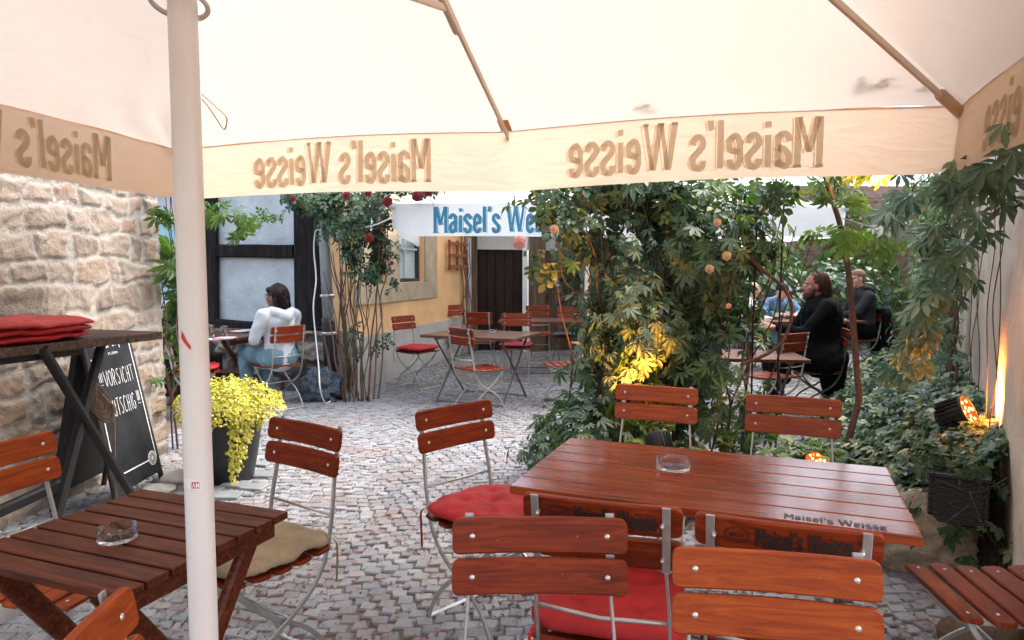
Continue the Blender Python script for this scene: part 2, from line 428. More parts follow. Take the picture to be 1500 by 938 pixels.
M['cable_black'] = m_simple('black_cable', (0.015, 0.015, 0.015), 0.5, 0, 0.08, 9, 0.02)
M['stem_brown'] = m_simple('brown_stem', (0.12, 0.065, 0.045), 0.8, 0, 0.35, 20, 0.4)
M['stem_green'] = m_simple('green_stem', (0.075, 0.068, 0.03), 0.7, 0, 0.35, 14, 0.3)
M['stem_rust'] = m_simple('reddish_stem', (0.12, 0.05, 0.032), 0.7, 0, 0.3, 18, 0.3)
M['stem_grey'] = m_simple('grey_brown_stem', (0.18, 0.13, 0.11), 0.85, 0, 0.3, 20, 0.4)
M['iron_rod'] = m_simple('dark_iron_rod', (0.02, 0.018, 0.018), 0.6, 0.3, 0.2, 12, 0.1)
M['rose_red'] = m_simple('red_petals', (0.16, 0.004, 0.010), 0.6, 0, 0.35, 30, 0.3)
M['rose_pink'] = m_simple('pink_petals', (0.78, 0.42, 0.36), 0.6, 0, 0.2, 30, 0.3)
M['rose_cream'] = m_simple('apricot_petals', (0.78, 0.50, 0.28), 0.6, 0, 0.2, 30, 0.3)
M['soil'] = m_simple('dark_soil', (0.035, 0.026, 0.020), 0.95, 0, 0.5, 9, 0.8, 0.03)
M['joint'] = m_simple('joint_earth', (0.13, 0.10, 0.085), 0.95, 0, 0.45, 7, 0.6, 0.01)
M['basket'] = None
GREEN = [(0.0, (0.020, 0.045, 0.024)), (0.35, (0.066, 0.120, 0.060)), (0.62, (0.135, 0.215, 0.105)), (0.85, (0.17, 0.24, 0.08)), (1.0, (0.24, 0.28, 0.08))]
TEAL = [(0.0, (0.018, 0.045, 0.034)), (0.4, (0.06, 0.12, 0.085)), (0.7, (0.14, 0.22, 0.15)), (1.0, (0.27, 0.33, 0.17))]
LIGHTG = [(0.0, (0.05, 0.11, 0.03)), (0.4, (0.12, 0.21, 0.05)), (0.75, (0.24, 0.33, 0.07)), (1.0, (0.42, 0.42, 0.09))]
M['leaf_dark'] = m_leaf('dark_green_leaves', GREEN, 0.30, 0.38)
M['leaf_teal'] = m_leaf('bluish_green_leaves', TEAL, 0.30, 0.38)
M['leaf_light'] = m_leaf('light_green_leaves', LIGHTG, 0.42, 0.42)
M['leaf_ivy'] = m_leaf('variegated_ivy_leaves', [(0.0, (0.016, 0.045, 0.022)), (0.4, (0.05, 0.10, 0.05)), (0.66, (0.12, 0.19, 0.10)), (0.8, (0.32, 0.36, 0.20)), (1.0, (0.5, 0.5, 0.28))], 0.28, 0.4)
M['leaf_yellow'] = m_leaf('yellow_green_leaves', [(0.0, (0.28, 0.28, 0.03)), (0.4, (0.58, 0.53, 0.06)), (1.0, (0.80, 0.73, 0.20))], 0.35, 0.5)
M['leaf_rose'] = m_leaf('rose_leaves', [(0.0, (0.014, 0.040, 0.022)), (0.5, (0.045, 0.095, 0.045)), (1.0, (0.14, 0.20, 0.09))], 0.25, 0.4)
M['leaf_dry'] = m_leaf('dry_leaf_litter', [(0.0, (0.07, 0.028, 0.020)), (0.5, (0.17, 0.07, 0.042)), (1.0, (0.30, 0.15, 0.08))], 0.1, 0.8)
M['led_shell'] = m_simple('black_lamp_housing', (0.018, 0.016, 0.016), 0.45, 0.2, 0.2, 12, 0.1)
M['led_lens'] = m_emit('lit_amber_lens', (1.0, 0.10, 0.008), 0.30)
M['led_dot'] = m_emit('lit_led', (1.0, 0.42, 0.10), 3.5)
M['skin_dark'] = m_simple('brown_skin', (0.17, 0.062, 0.035), 0.5, 0, 0.1, 14, 0.05)
M['skin_pale'] = m_simple('pale_skin', (0.52, 0.29, 0.21), 0.5, 0, 0.1, 14, 0.05)
M['skin_ruddy'] = m_simple('ruddy_skin', (0.34, 0.13, 0.085), 0.5, 0, 0.12, 14, 0.05)
M['hair_black'] = m_simple('black_brown_hair', (0.012, 0.005, 0.004), 0.5, 0, 0.4, 60, 0.6, spec=0.25)
M['hair_brown'] = m_simple('brown_hair', (0.065, 0.028, 0.017), 0.7, 0, 0.35, 60, 0.7, spec=0.25)
M['hair_blond'] = m_simple('blond_hair', (0.42, 0.30, 0.17), 0.6, 0, 0.35, 60, 0.7)
M['hair_fair'] = m_simple('short_fair_hair', (0.20, 0.125, 0.08), 0.7, 0, 0.3, 80, 0.5)
M['hoodie_pale'] = m_simple('pale_blue_fleece', (0.54, 0.58, 0.60), 0.95, 0, 0.08, 9, 0.5, 0.012)
M['hoodie_dark'] = m_simple('charcoal_fleece', (0.030, 0.030, 0.036), 0.95, 0, 0.2, 9, 0.5, 0.012, spec=0.15)
M['black_cloth'] = m_simple('black_coat_cloth', (0.005, 0.005, 0.006), 0.95, 0, 0.3, 6, 0.5, 0.012, spec=0.12)
M['jeans'] = m_simple('light_blue_denim', (0.13, 0.23, 0.28), 0.9, 0, 0.3, 8, 0.4, 0.01)
M['blue_check'] = m_simple('blue_striped_cloth', (0.08, 0.16, 0.28), 0.9, 0, 0.6, 14, 0.3)
M['shoe'] = m_simple('dark_shoe', (0.03, 0.035, 0.045), 0.5, 0, 0.3, 14, 0.2)
M['shoe_white'] = m_simple('white_shoe_trim', (0.7, 0.72, 0.74), 0.5, 0, 0.1, 14, 0.1)
M['eye'] = m_simple('eye_dark', (0.01, 0.008, 0.008), 0.2, 0, 0.1, 14, 0.0)
M['green_glass'] = m_simple('green_bottle_glass', (0.02, 0.16, 0.06), 0.1, 0, 0.1, 14, 0.0, spec=0.9)
M['paper'] = m_simple('white_crockery', (0.76, 0.76, 0.76), 0.35, 0, 0.05, 14, 0.0)
M['rubble'] = m_stone('sandstone_rubble', [(0.15, (0.19, 0.15, 0.12)), (0.4, (0.31, 0.26, 0.215)), (0.6, (0.38, 0.315, 0.26)), (0.8, (0.34, 0.25, 0.18)), (1.0, (0.24, 0.155, 0.105))], (0.47, 0.44, 0.40), 1.0, 0.92, (0.40, 0.355, 0.31))
M['rubble_dark'] = m_stone('dark_rubble', [(0.15, (0.13, 0.11, 0.10)), (0.5, (0.26, 0.22, 0.20)), (0.95, (0.40, 0.34, 0.27))], (0.13, 0.115, 0.11), 0.9)
M['brick'] = m_stone('old_red_brick', [(0.15, (0.24, 0.085, 0.06)), (0.5, (0.36, 0.16, 0.12)), (0.9, (0.46, 0.27, 0.21))], (0.40, 0.35, 0.32), 0.4)
M['setts'] = m_stone('granite_setts', [(0.1, (0.18, 0.19, 0.21)), (0.45, (0.245, 0.26, 0.285)), (0.8, (0.31, 0.325, 0.35)), (1.0, (0.33, 0.305, 0.285))], (0.1, 0.09, 0.085), 0.5, 0.62, (0.20, 0.15, 0.135))

# ================================================================== SETTING
def masonry(name, O, U, L, H, res, row_h, st_w, relief, mortar_w, mat, parent=None, seed=1, warp=0.03, thick=0.35, regular=False, z0=0.0):
    """a wall face of individually shaped stones as one relief mesh, with a solid back"""
    r_ = np.random.default_rng(seed)
    O = np.array(O, float); U = np.array(U, float); U /= np.linalg.norm(U); N = np.array([U[1], -U[0], 0.0])
    nu = int(L / res) + 1; nz = int(H / res) + 1
    u = np.linspace(0, L, nu); z = np.linspace(0, H, nz); uu, zz = np.meshgrid(u, z, indexing='ij')
    wu = uu + warp * 2 * (fbm(uu * 5, zz * 5, seed + 10) - 0.47); wz = zz + warp * 2 * (fbm(uu * 4 + 9, zz * 6, seed + 20) - 0.47)
    rows = [-0.1]
    while rows[-1] < H + 0.2: rows.append(rows[-1] + row_h * (1 if regular else r_.uniform(0.6, 1.45)))
    rows = np.array(rows); ri = np.clip(np.searchsorted(rows, wz) - 1, 0, len(rows) - 2)
    dz = np.minimum(wz - rows[ri], rows[ri + 1] - wz)
    du = np.zeros_like(dz); tint = np.zeros_like(dz); proud = np.zeros_like(dz)
    for i in range(len(rows) - 1):
        m = ri == i
        if not m.any(): continue
        e = [-0.3 - (st_w / 2 if (regular and i % 2) else r_.uniform(0, st_w))]
        while e[-1] < L + 0.4: e.append(e[-1] + (st_w if regular else st_w * r_.uniform(0.5, 1.6)))
        e = np.array(e); k = np.clip(np.searchsorted(e, wu[m]) - 1, 0, len(e) - 2)
        du[m] = np.minimum(wu[m] - e[k], e[k + 1] - wu[m])
        tint[m] = r_.random(len(e))[k]; proud[m] = r_.random(len(e))[k]
    d = np.minimum(du, dz); jn = mortar_w * (0.6 + 0.9 * fbm(uu * 9, zz * 9, seed + 30))
    f = np.clip((d - jn) / (0.010 if not regular else 0.006), 0, 1); f = f * f * (3 - 2 * f)
    rough = fbm(uu * 16, zz * 16, seed + 40, 5) - 0.47
    h = f * (relief * (0.35 + 0.8 * proud) + rough * relief * 2.0 + .5 * relief * (fbm(uu * 40, zz * 40, seed + 41, 3) - .44)) + (1 - f) * rough * 0.012
    if parent is None: pass
    P = O[None, None, :] + uu[..., None] * U + h[..., None] * N; P[..., 2] += zz
    V = P.reshape(-1, 3); idx = np.arange(nu * nz).reshape(nu, nz)
    F = np.stack([idx[:-1, :-1], idx[1:, :-1], idx[1:, 1:], idx[:-1, 1:]], -1).reshape(-1, 4)
    # solid back: box behind the face
    b = len(V); zt = O[2] + H; B = []
    for (a, w) in ((0, -0.002), (L, -0.002), (L, -thick), (0, -thick)):
        for zq in (O[2], zt): B.append(O + U * a + N * w + np.array([0, 0, zq - O[2]]))
    V = np.vstack([V, np.array(B)])
    FB = np.array([(0, 1, 3, 2), (2, 3, 5, 4), (4, 5, 7, 6), (6, 7, 1, 0), (1, 7, 5, 3)]) + b
    me = np_mesh(name, V, [F, FB], {'tint': ('POINT', np.concatenate([tint.reshape(-1), np.full(8, 0.4)])), 'mortar': ('POINT', np.concatenate([(1 - f).reshape(-1), np.full(8, 0.2)]))}, True)
    return link_mesh(name, me, mat, parent, world=True)

# ---- ground and paving
g = MB(); g.add([(-120, -60, -0.006), (120, -60, -0.006), (120, 180, -0.006), (-120, 180, -0.006)], [(0, 1, 2, 3)])
tag(g.build('ground', M['joint'], world=True), kind='structure')

def cobbles():
    V = []; F = []; T = []
    s = 0.074
    r_ = np.random.default_rng(3)
    xs = np.arange(-3.4, 7.2, s); ys = np.arange(1.0, 13.4, s * 0.93)
    n = 0
    for j, y in enumerate(ys):
        off = (j % 2) * s * 0.5 + r_.uniform(-.01, .01)
        for x in xs:
            X = x + off
            # shallow fan-like warp of the rows
            wx = X + 0.10 * math.sin(y * 1.3 + 0.6) + .03 * math.sin(y * 5 + X); wy = y + 0.26 * abs(math.sin(X * 1.5 + 0.5 + .2 * y)) + 0.05 * math.sin(X * 3.1 + y)
            if abs(wx) > 0.80 * wy + 0.5: continue
            if wx < -3.0 or wx > 2.3 + 0.58 * (wy - 2.8) + 0.1: continue
            if wx > -0.2 and 2 > 1 and wx > 6.6: continue
            hw, hh = s * 0.5 * r_.uniform(0.93, 1.01), s * 0.93 * 0.5 * r_.uniform(0.93, 1.0)
            a = r_.normal(0, 0.13); ca, sa = math.cos(a), math.sin(a); top = 0.004 + r_.uniform(-0.004, 0.005); tx, ty = r_.normal(0, 0.03, 2)
            q = []
            for (sx, sy) in ((-1, -1), (1, -1), (1, 1), (-1, 1)):
                px = sx * hw + r_.normal(0, 0.0055); py = sy * hh + r_.normal(0, 0.0055); q.append((px * ca - py * sa, px * sa + py * ca))
            for (k, z) in ((1.0, -0.012), (0.98, top - 0.006), (0.84, top)):
                for (px, py) in q: V.append((wx + px * k, wy + py * k, z + (tx * px + ty * py if k < 0.99 else 0)))
            b = n * 12
            for L_ in (0, 4):
                for e in range(4):
                    f = (e + 1) % 4; F.append((b + L_ + e, b + L_ + f, b + L_ + 4 + f, b + L_ + 4 + e))
            F.append((b + 8, b + 9, b + 10, b + 11)); t = r_.random() ** 1.0; T += [t] * 12; n += 1
    me = np_mesh('cobblestones', np.array(V), [np.array(F)], {'tint': ('POINT', np.array(T)), 'mortar': ('POINT', np.zeros(len(T)))})
    return tag(link_mesh('cobblestone_paving', me, M['setts']), kind='structure')
cobbles()

# large flat slabs along the old wall
sl = MB()
for (u, v, w, h) in ((345, 712, .17, .13), (372, 716, .16, .12), (388, 698, .14, .12), (362, 697, .14, .11), (332, 728, .18, .14), (300, 722, .2, .15), (382, 682, .13, .1), (330, 700, .15, .12)):
    p = gz(u, v); sl.rbox((p.x, p.y, 0.006), (w, h, 0.03), Matrix.Rotation(random.uniform(-.2, .2), 3, 'Z'), 0.007)
tag(sl.build('paving_slabs', m_simple('blue_grey_slab', (0.19, 0.21, 0.235), 0.6, 0, 0.2, 5, 0.2), world=True), kind='structure')

# ---- leaves ---------------------------------------------------------------
def leaf_template(kind):
    """returns verts (n,3) with x side, y along the leaf (0..1), z out; faces of 4"""
    V = []; F = []
    def leaflet(ang, ln, w, bx=0, by=0.0, droop=0.12):
        b = len(V); ca, sa = math.cos(ang), math.sin(ang)
        for (x, y, z) in ((0, 0, 0), (-w * .78, .36, .05), (0, .40, -.03), (w * .78, .36, .05), (-w * .86, .68, .0), (0, .72, -.05), (w * .86, .68, .0), (0, 1.0, -droop)):
            X, Y = x * ln, y * ln; V.append((bx + X * ca + Y * sa, by - X * sa + Y * ca, z * ln))
        for f in ((0, 2, 1, 1), (0, 3, 2, 2), (1, 2, 5, 4), (2, 3, 6, 5), (4, 5, 7, 7), (5, 6, 7, 7)): F.append(tuple(b + i for i in f))
    if kind == 'palm':
        for a, l in ((-72, .68), (-36, .9), (0, 1.0), (36, .9), (72, .68)): leaflet(R(a), l, .158, math.sin(R(a)) * .05, math.cos(R(a)) * .05)
    elif kind == 'single': leaflet(0, 1, .30)
    elif kind == 'oval': leaflet(0, 1, .36)
    elif kind == 'long': leaflet(0, 1, .22)
    elif kind == 'ivy':
        for a, l in ((-95, .5), (-48, .72), (0, 1.0), (48, .72), (95, .5)): leaflet(R(a), l, .27)
    elif kind == 'rose':
        for (a, l, y) in ((-65, .42, .28), (65, .42, .28), (-60, .42, .58), (60, .42, .58), (0, .46, .72)): leaflet(R(a), l, .34, 0, y)
    elif kind == 'petal': leaflet(0, 1, .55)
    return np.array(V), np.array(F)
def place_leaves(name, kind, P, Nn, Tt, S, tint, mat, parent=None, tv=0.10, seed=0, world=True):
    """P positions, Nn outward normals, Tt tip directions, S sizes"""
    r_ = np.random.default_rng(seed + 100)
    V0, F0 = leaf_template(kind); n = len(P)
    Nn = Nn / (np.linalg.norm(Nn, axis=1, keepdims=True) + 1e-9)
    Tt = Tt - Nn * (Tt * Nn).sum(1, keepdims=True); Tt = Tt / (np.linalg.norm(Tt, axis=1, keepdims=True) + 1e-9)
    Sx = np.cross(Tt, Nn)
    squash = r_.uniform(0.82, 1.12, n)
    W = (P[:, None, :] + S[:, None, None] * ((V0[None, :, 0, None] * squash[:, None, None]) * Sx[:, None, :] + V0[None, :, 1, None] * Tt[:, None, :] + (V0[None, :, 2, None] * r_.uniform(0.3, 2.2, n)[:, None, None]) * Nn[:, None, :]))
    nv = len(V0); Vw = W.reshape(-1, 3); F = (F0[None] + (np.arange(n) * nv)[:, None, None]).reshape(-1, 4)
    tri = F[:, 2] == F[:, 3]
    tl = np.repeat(tint[:, None] + r_.normal(0, tv * 0.35, (n, 1)), nv, 1).reshape(-1) + np.repeat(r_.normal(0, 0.03, n), nv)
    me = np_mesh(name, Vw, [F[~tri], F[tri][:, :3]], {'tint': ('POINT', np.clip(tl, 0, 1))}, True)
    return link_mesh(name, me, mat, parent, world=world)
def fill_ellipsoids(ells, seed, shell=0.55):
    """random points + outward normals in ellipsoids: (cx,cy,cz,rx,ry,rz,n)"""
    r_ = np.random.default_rng(seed); P = []; N = []
    for (cx, cy, cz, rx, ry, rz, n) in ells:
        # leaves sit in clumps
        nc = max(4, n // 16); cd = r_.normal(size=(nc, 3)); cd /= np.linalg.norm(cd, axis=1, keepdims=True)
        cr = r_.uniform(shell, 1.0, nc) ** 0.7
        k = r_.integers(0, nc, n); d = cd[k] * cr[k][:, None] + r_.normal(0, 0.15, (n, 3))
        P.append(np.array([cx, cy, cz]) + d * np.array([rx, ry, rz])); nn = d / np.array([rx, ry, rz]) * min(rx, ry, rz); N.append(nn)
    return np.vstack(P), np.vstack(N)
def bush_leaves(name, kind, ells, size, mat, parent, seed=1, up=0.45, tint0=0.42, tintv=0.2, shell=0.55, zmin=0.02, jit=0.55):
    r_ = np.random.default_rng(seed); P, N = fill_ellipsoids(ells, seed, shell)
    k = P[:, 2] > zmin; P, N = P[k], N[k]; n = len(P)
    N = N / (np.linalg.norm(N, axis=1, keepdims=True) + 1e-9) + np.array([0, 0, up]) + r_.normal(0, jit, (n, 3)) * 0.6
    T = np.array([0, 0, -0.8]) + r_.normal(0, 0.55, (n, 3)) + N * 0.3
    cl = fbm(P[:, 0] * 4 + 31, P[:, 2] * 4 + P[:, 1] * 3 + 17, seed) - 0.47
    tint = tint0 + tintv * r_.normal(0, 0.6, n) + cl * 0.5
    S = size * (0.45 + 0.85 * r_.random(n) ** 1.3)
    return place_leaves(name, kind, P, N, T, S, tint, mat, parent, seed=seed)
def stems(name, paths, mat, parent, n=6):
    b = MB()
    for (pts, r0, r1) in paths:
        pp = smooth_path(pts, 5); m = len(pp); b.tube(pp, 0, n, r_list=[r0 + (r1 - r0) * i / (m - 1) for i in range(m)])
    return b.build(name, mat, parent, world=True)
def wander(a, b, k, amp, r_):
    a = Vector(a); b = Vector(b); out = []
    for i in range(k + 1):
        t = i / k; w = math.sin(PI * min(1, t * 1.1)); out.append(a.lerp(b, t) + Vector([r_.uniform(-amp, amp) for _ in range(3)]) * w)
    return out
def blossom(name, c, r, mat, label, cat, group, facing=(0, -1, 0.3)):
    b = MB(); f = Vector(facing).normalized(); q = f.to_track_quat('Z', 'Y').to_matrix()
    for ring, (n, rr, tilt) in enumerate(((6, 1.0, 62), (6, .78, 42), (5, .55, 22), (3, .32, 8))):
        for k in range(n):
            a = 2 * PI * k / n + ring * 0.5; Mx = q @ Matrix.Rotation(a, 3, 'Z') @ Matrix.Rotation(R(tilt), 3, 'X')
            b.ell(Vector(c) + Mx @ Vector((0, 0, r * 0.42)), (r * 0.46, r * 0.10, r * 0.50), 8, 5, Mx)
    b.ell(c, (r * .3, r * .3, r * .3), 8, 5)
    return tag(b.build(name, mat, world=True), label, cat, group)

# ---- old stone wall (viewer's left)
WL0 = Vector((-2.98, 1.6, 0)); WLd = Vector((0.25, 3.75, 0))
ow = masonry('stone_wall', WL0, WLd, 3.72, 2.5, 0.012, 0.145, 0.24, 0.014, 0.015, M['rubble'], seed=4, warp=0.075, thick=0.45)
tag(ow, 'thick rubble wall of pale sandstone blocks behind the tall table', 'wall')
# bits of tumbled stone at its foot
for i, (u, v, r0) in enumerate(((262, 706, .10), (232, 722, .07), (284, 700, .06))):
    b = MB(); p = gz(u, v)
    bm = bmesh.new(); bmesh.ops.create_icosphere(bm, subdivisions=3, radius=1)
    vs = []
    for q in bm.verts:
        n_ = 1 + 0.16 * math.sin(q.co.x * 5 + i) * math.cos(q.co.y * 4) + 0.06 * math.sin(q.co.z * 9 + q.co.x * 7)
        vs.append(Vector((q.co.x * r0 * 1.6, q.co.y * r0, q.co.z * r0 * 0.5)) * n_ + Vector((p.x, p.y, r0 * 0.3)))
    b.add(vs, [tuple(q.index for q in f.verts) for f in bm.faces], True); bm.free()
    tag(b.build('loose_stone', M['plaster_grey'], world=True), ('broad flat grey stone lying at the foot of the chalkboard', 'small grey stone lying between chalkboard and tall table', 'small grey stone lying close to the yellow plant pot')[i], 'stone', 'loose stones by the old wall')

# ---- half-timbered house behind the seated woman
HT = thing('timber_framed_house', 'half-timbered house with black beams and pale infill behind the woman in the hoodie', 'house', (-3.1, 8.3, 0))
A, B_ = Vector((-5.2, 9.0, 0)), Vector((-2.0, 8.02, 0)); U = (B_ - A).normalized(); N_ = Vector((U.y, -U.x, 0)); LT = (B_ - A).length
def on(s, z, w=0.0): return A + U * s + N_ * w + Vector((0, 0, z))
MU = Matrix((U, -N_, Vector((0, 0, 1)))).transposed()   # local x along wall, y into the wall
b = MB(); b.box(on(LT / 2, 2.25, -0.17), (LT, 0.3, 3.5), MU); b.build('wall', M['plaster_pale'], HT, True)
tb = MB()
def sU(u, v):   # wall coordinate seen at a photo pixel
    d = ray(u, v); c = Vector((0, 0, CAM_H)); t = (A - c).dot(N_) / d.dot(N_); p = c + d * t; return (p - A).dot(U), p.z
def beam(u0, v0, u1, v1, w, t=0.05):
    s0, z0 = sU(u0, v0); s1, z1 = sU(u1, v1); p0, p1 = on(s0, z0, t / 2), on(s1, z1, t / 2)
    pts = [p0.lerp(p1, k / 5) + U * random.uniform(-.006, .006) + Vector((0, 0, random.uniform(-.006, .006))) for k in range(6)]
    tb.bar(pts, w, t + 0.02, U if abs(z1 - z0) > abs(s1 - s0) else Vector((0, 0, 1)))
beam(310, 60, 314, 470, .17, .06); beam(452, 60, 455, 490, .37, .06)
beam(322, 367, 432, 369, .16, .05); beam(285, 480, 486, 494, .26, .075); beam(150, 470, 300, 478, .2, .07); beam(212, 60, 214, 470, .14, .06); beam(316, 150, 432, 152, .15, .05)
tb.build('timber_beam', M['timber'], HT, True)
s0, z0 = sU(240, 470); s1, z1 = sU(298, 395)
wf = MB(); wf.box(on((s0 + s1) / 2, 1.55, 0.02), (s1 - s0, .05, 1.2), MU)
wfo = wf.build('window_shutter', M['blue_paint'], HT, True)
wf = MB()
for z in (1.02, 1.5, 2.1): wf.box(on((s0 + s1) / 2, z, 0.055), (s1 - s0, .03, .07), MU)
wf.build('shutter_batten', M['frame_white'], wfo, True)
masonry('stone_base', on(0, 0, 0.12), U, LT + 0.02, 0.72, 0.02, 0.2, 0.42, 0.055, 0.022, M['rubble_dark'], HT, seed=21, warp=0.07, thick=0.3)

# ---- orange rendered house
HO = thing('orange_house', 'orange rendered house with grey plinth, sandstone window surround and dark side door', 'house', (-1.4, 10, 0))
OA = Vector((-1.99, 7.5, 0)); OB = Vector((-0.80, 11.95, 0)); OU = (OB - OA).normalized(); ON = Vector((OU.y, -OU.x, 0)); OL = (OB - OA).length
OM = Matrix((OU, -ON, Vector((0, 0, 1)))).transposed()
def oo(s, z, w=0.0): return OA + OU * s + ON * w + Vector((0, 0, z))
def sO(u, v):
    d = ray(u, v); c = Vector((0, 0, CAM_H)); t = (OA - c).dot(ON) / d.dot(ON); p = c + d * t; return (p - OA).dot(OU), p.z
# wall with window openings (strips around them)
wins = []
s_a = sO(541, 400)[0]; s_b = sO(563, 400)[0]; s_c = sO(583, 400)[0]; s_d = sO(621, 400)[0]
WZ0, WZ1 = 1.27, 2.35
b = MB()
def wbox(s0, s1, z0, z1, w0=-.3, w1=0.0):
    s0 = max(s0, .52); b.box(oo((s0 + s1) / 2, (z0 + z1) / 2, (w0 + w1) / 2), (s1 - s0, w1 - w0, z1 - z0), OM)
wbox(0, OL, 0.64, WZ0); wbox(0, OL, WZ1, 3.2); wbox(0, s_a, WZ0, WZ1); wbox(s_b, s_c, WZ0, WZ1); wbox(s_d, OL, WZ0, WZ1)
b.build('wall', M['plaster_orange'], HO, True)
b = MB(); wbox(0, OL, 0, 0.638, -.3, 0.035); b.build('plinth', M['plaster_grey'], HO, True)
b = MB(); s_e = sO(638, 400)[0]; s_0 = sO(514, 440)[0]
wbox(s_0, s_e, 1.02, WZ0 - .004, 0.001, 0.03); wbox(s_d + .004, s_e, WZ0 - .004, WZ1, 0.001, 0.03); wbox(s_b + .004, s_c - .004, WZ0 - .004, WZ1, 0.001, .03); wbox(s_0, s_a - .004, WZ0 - .004, WZ1, .001, .03); wbox(s_0, s_e, WZ1, 2.55, .001, .03)
b.build('window_surround', M['sandstone'], HO, True)
for (p, q) in ((s_a, s_b), (s_c, s_d)):
    b = MB(); f = .05
    for (x0, x1, z0, z1) in ((p, q, WZ0, WZ0 + f), (p, q, WZ1 - f, WZ1), (p, p + f, WZ0 + f, WZ1 - f), (q - f, q, WZ0 + f, WZ1 - f)): wbox(x0, x1, z0, z1, -.14, -.07)
    w_ = b.build('window', M['frame_dark'], HO, True)
    b = MB()
    for (x0, x1, z0, z1) in (((p + q) / 2 - .015, (p + q) / 2 + .015, WZ0 + f, WZ1 - f), (p + f, (p + q) / 2 - .016, 1.72, 1.75), ((p + q) / 2 + .016, q - f, 1.72, 1.75)): wbox(x0, x1, z0, z1, -.12, -.085)
    b.build('glazing_bar', M['frame_white'], w_, True)
    b = MB(); wbox(p + f, q - f, WZ0 + f, WZ1 - f, -.128, -.122); b.build('pane', M['pane'], w_, True)
# trellis on the wall
b = MB(); t0 = sO(652, 375)[0]; t1 = sO(676, 375)[0]; za, zb = 1.44, 1.92
b2 = []
for (x0, x1, z0, z1, w) in [(t0, t0 + .05, za, zb, .05), (t1 - .05, t1, za, zb, .05), ((t0 + t1) / 2 - .03, (t0 + t1) / 2 + .03, za, zb, .05), (t0 - .03, t1 + .03, za + .02, za + .08, .08), (t0 - .03, t1 + .03, 1.65, 1.70, .08), (t0 - .03, t1 + .03, zb - .08, zb - .03, .08)]:
    wbox(x0, x1, z0, z1, w - .03 + .03, w + .03)
tag(b.build('trellis', M['terracotta'], world=True), 'small red-brown wooden trellis fixed to the orange house wall', 'trellis')

# end facade with the dark door
FY = 12.1
def fx(u, v=430): return gy(u, v, FY).x
x_d0, x_d1 = fx(700), fx(765)
HF = thing('weathered_timber_front', 'weathered wooden house front around the open dark doorway', 'house', (0, FY, 0))
b = MB()
b.box(((fx(686) - 1.2) / 1, FY + .2, 1.6), (2.4, .3, 3.2)); b.box(((x_d0 + x_d1) / 2, FY + .2, 2.7), (x_d1 - x_d0 + .2, .3, 1.0)); b.box(((x_d1 + 3.4) / 2 + .12, FY + .2, 1.6), (3.4 - x_d1, .3, 3.2))
b.build('wall', M['timber_brown'], HF, True)
b = MB(); b.box((x_d0 - .055, FY - .02, 1.15), (.10, .16, 2.3)); b.box((fx(787), FY - .03, 1.2), (.28, .16, 2.4)); b.box((.5, FY - .02, 2.4), (3.2, .18, .2))
b.build('door_post', M['timber_brown'], HF, True)
b = MB(); b.box((x_d0 - .14, FY - .05, 1.15), (.06, .1, 2.3)); b.box((x_d1 + .045, FY - .05, 1.15), (.085, .12, 2.3)); b.build('door_frame', M['frame_white'], HF, True)
b = MB()
nb = 5
for k in range(nb):
    w = (x_d1 - x_d0) / nb; b.rbox((x_d0 + w * (k + .5), FY + .09, 1.1), (w - .008, .04, 2.2), None, .005)
b.box(((x_d0 + x_d1) / 2, FY + .14, 1.12), (x_d1 - x_d0 + .1, .03, 2.3)); dr = b.build('door', M['door_wood'], HF, True)
b = MB()
for z in (1.72, .62): b.box((x_d1 + .045, FY - .118, z), (.05, .02, .09))
b.build('door_hinge', M['steel_dark'], dr, True)

# far brick wall
bw = masonry('brick_wall', (2.6, 13.6, 0), (1, 0.02, 0), 8.0, 3.1, 0.03, 0.075, 0.24, 0.012, 0.010, M['brick'], seed=31, warp=0.012, thick=0.3, regular=True)
tag(bw, 'old red brick wall overgrown with ivy closing the far end of the yard', 'wall')
# right-hand rendered wall
RA = Vector((1.95, 2.5, 0)); RB = Vector((8.4, 13.5, 0)); RU = (RB - RA).normalized(); RN = Vector((-RU.y, RU.x, 0)); RL = (RB - RA).length
def rr(s, z, w=0.0): return RA + RU * s + RN * w + Vector((0, 0, z))
nu, nz = 300, 70
uu, zz = np.meshgrid(np.linspace(-1.0, RL, nu), np.linspace(0, 3.4, nz), indexing='ij')
hh = 0.06 * (fbm(uu * 1.3, zz * 1.3, 5) - .47) + 0.02 * (fbm(uu * 9, zz * 9, 6) - .47)
P = np.array(RA)[None, None] + uu[..., None] * np.array(RU) + hh[..., None] * np.array(RN); P[..., 2] += zz
idx = np.arange(nu * nz).reshape(nu, nz); F = np.stack([idx[:-1, :-1], idx[:-1, 1:], idx[1:, 1:], idx[1:, :-1]], -1).reshape(-1, 4)
V = P.reshape(-1, 3); bb = len(V)
ex = [np.array(rr(s, z, w)) for s in (-1.0, RL) for z in (0, 3.4) for w in (-.06, -.4)]
V = np.vstack([V, np.array(ex)])
FB = np.array([(0, 1, 3, 2), (4, 6, 7, 5), (2, 3, 7, 6), (1, 5, 7, 3)]) + bb
rw = link_mesh('rendered_wall', np_mesh('rendered_wall', V, [F, FB], None, True), M['plaster_warm'], world=True)
tag(rw, 'warm beige rendered garden wall lit by the amber floor lamp', 'wall')

# ================================================================== PLANTS
rp = random.Random(5)
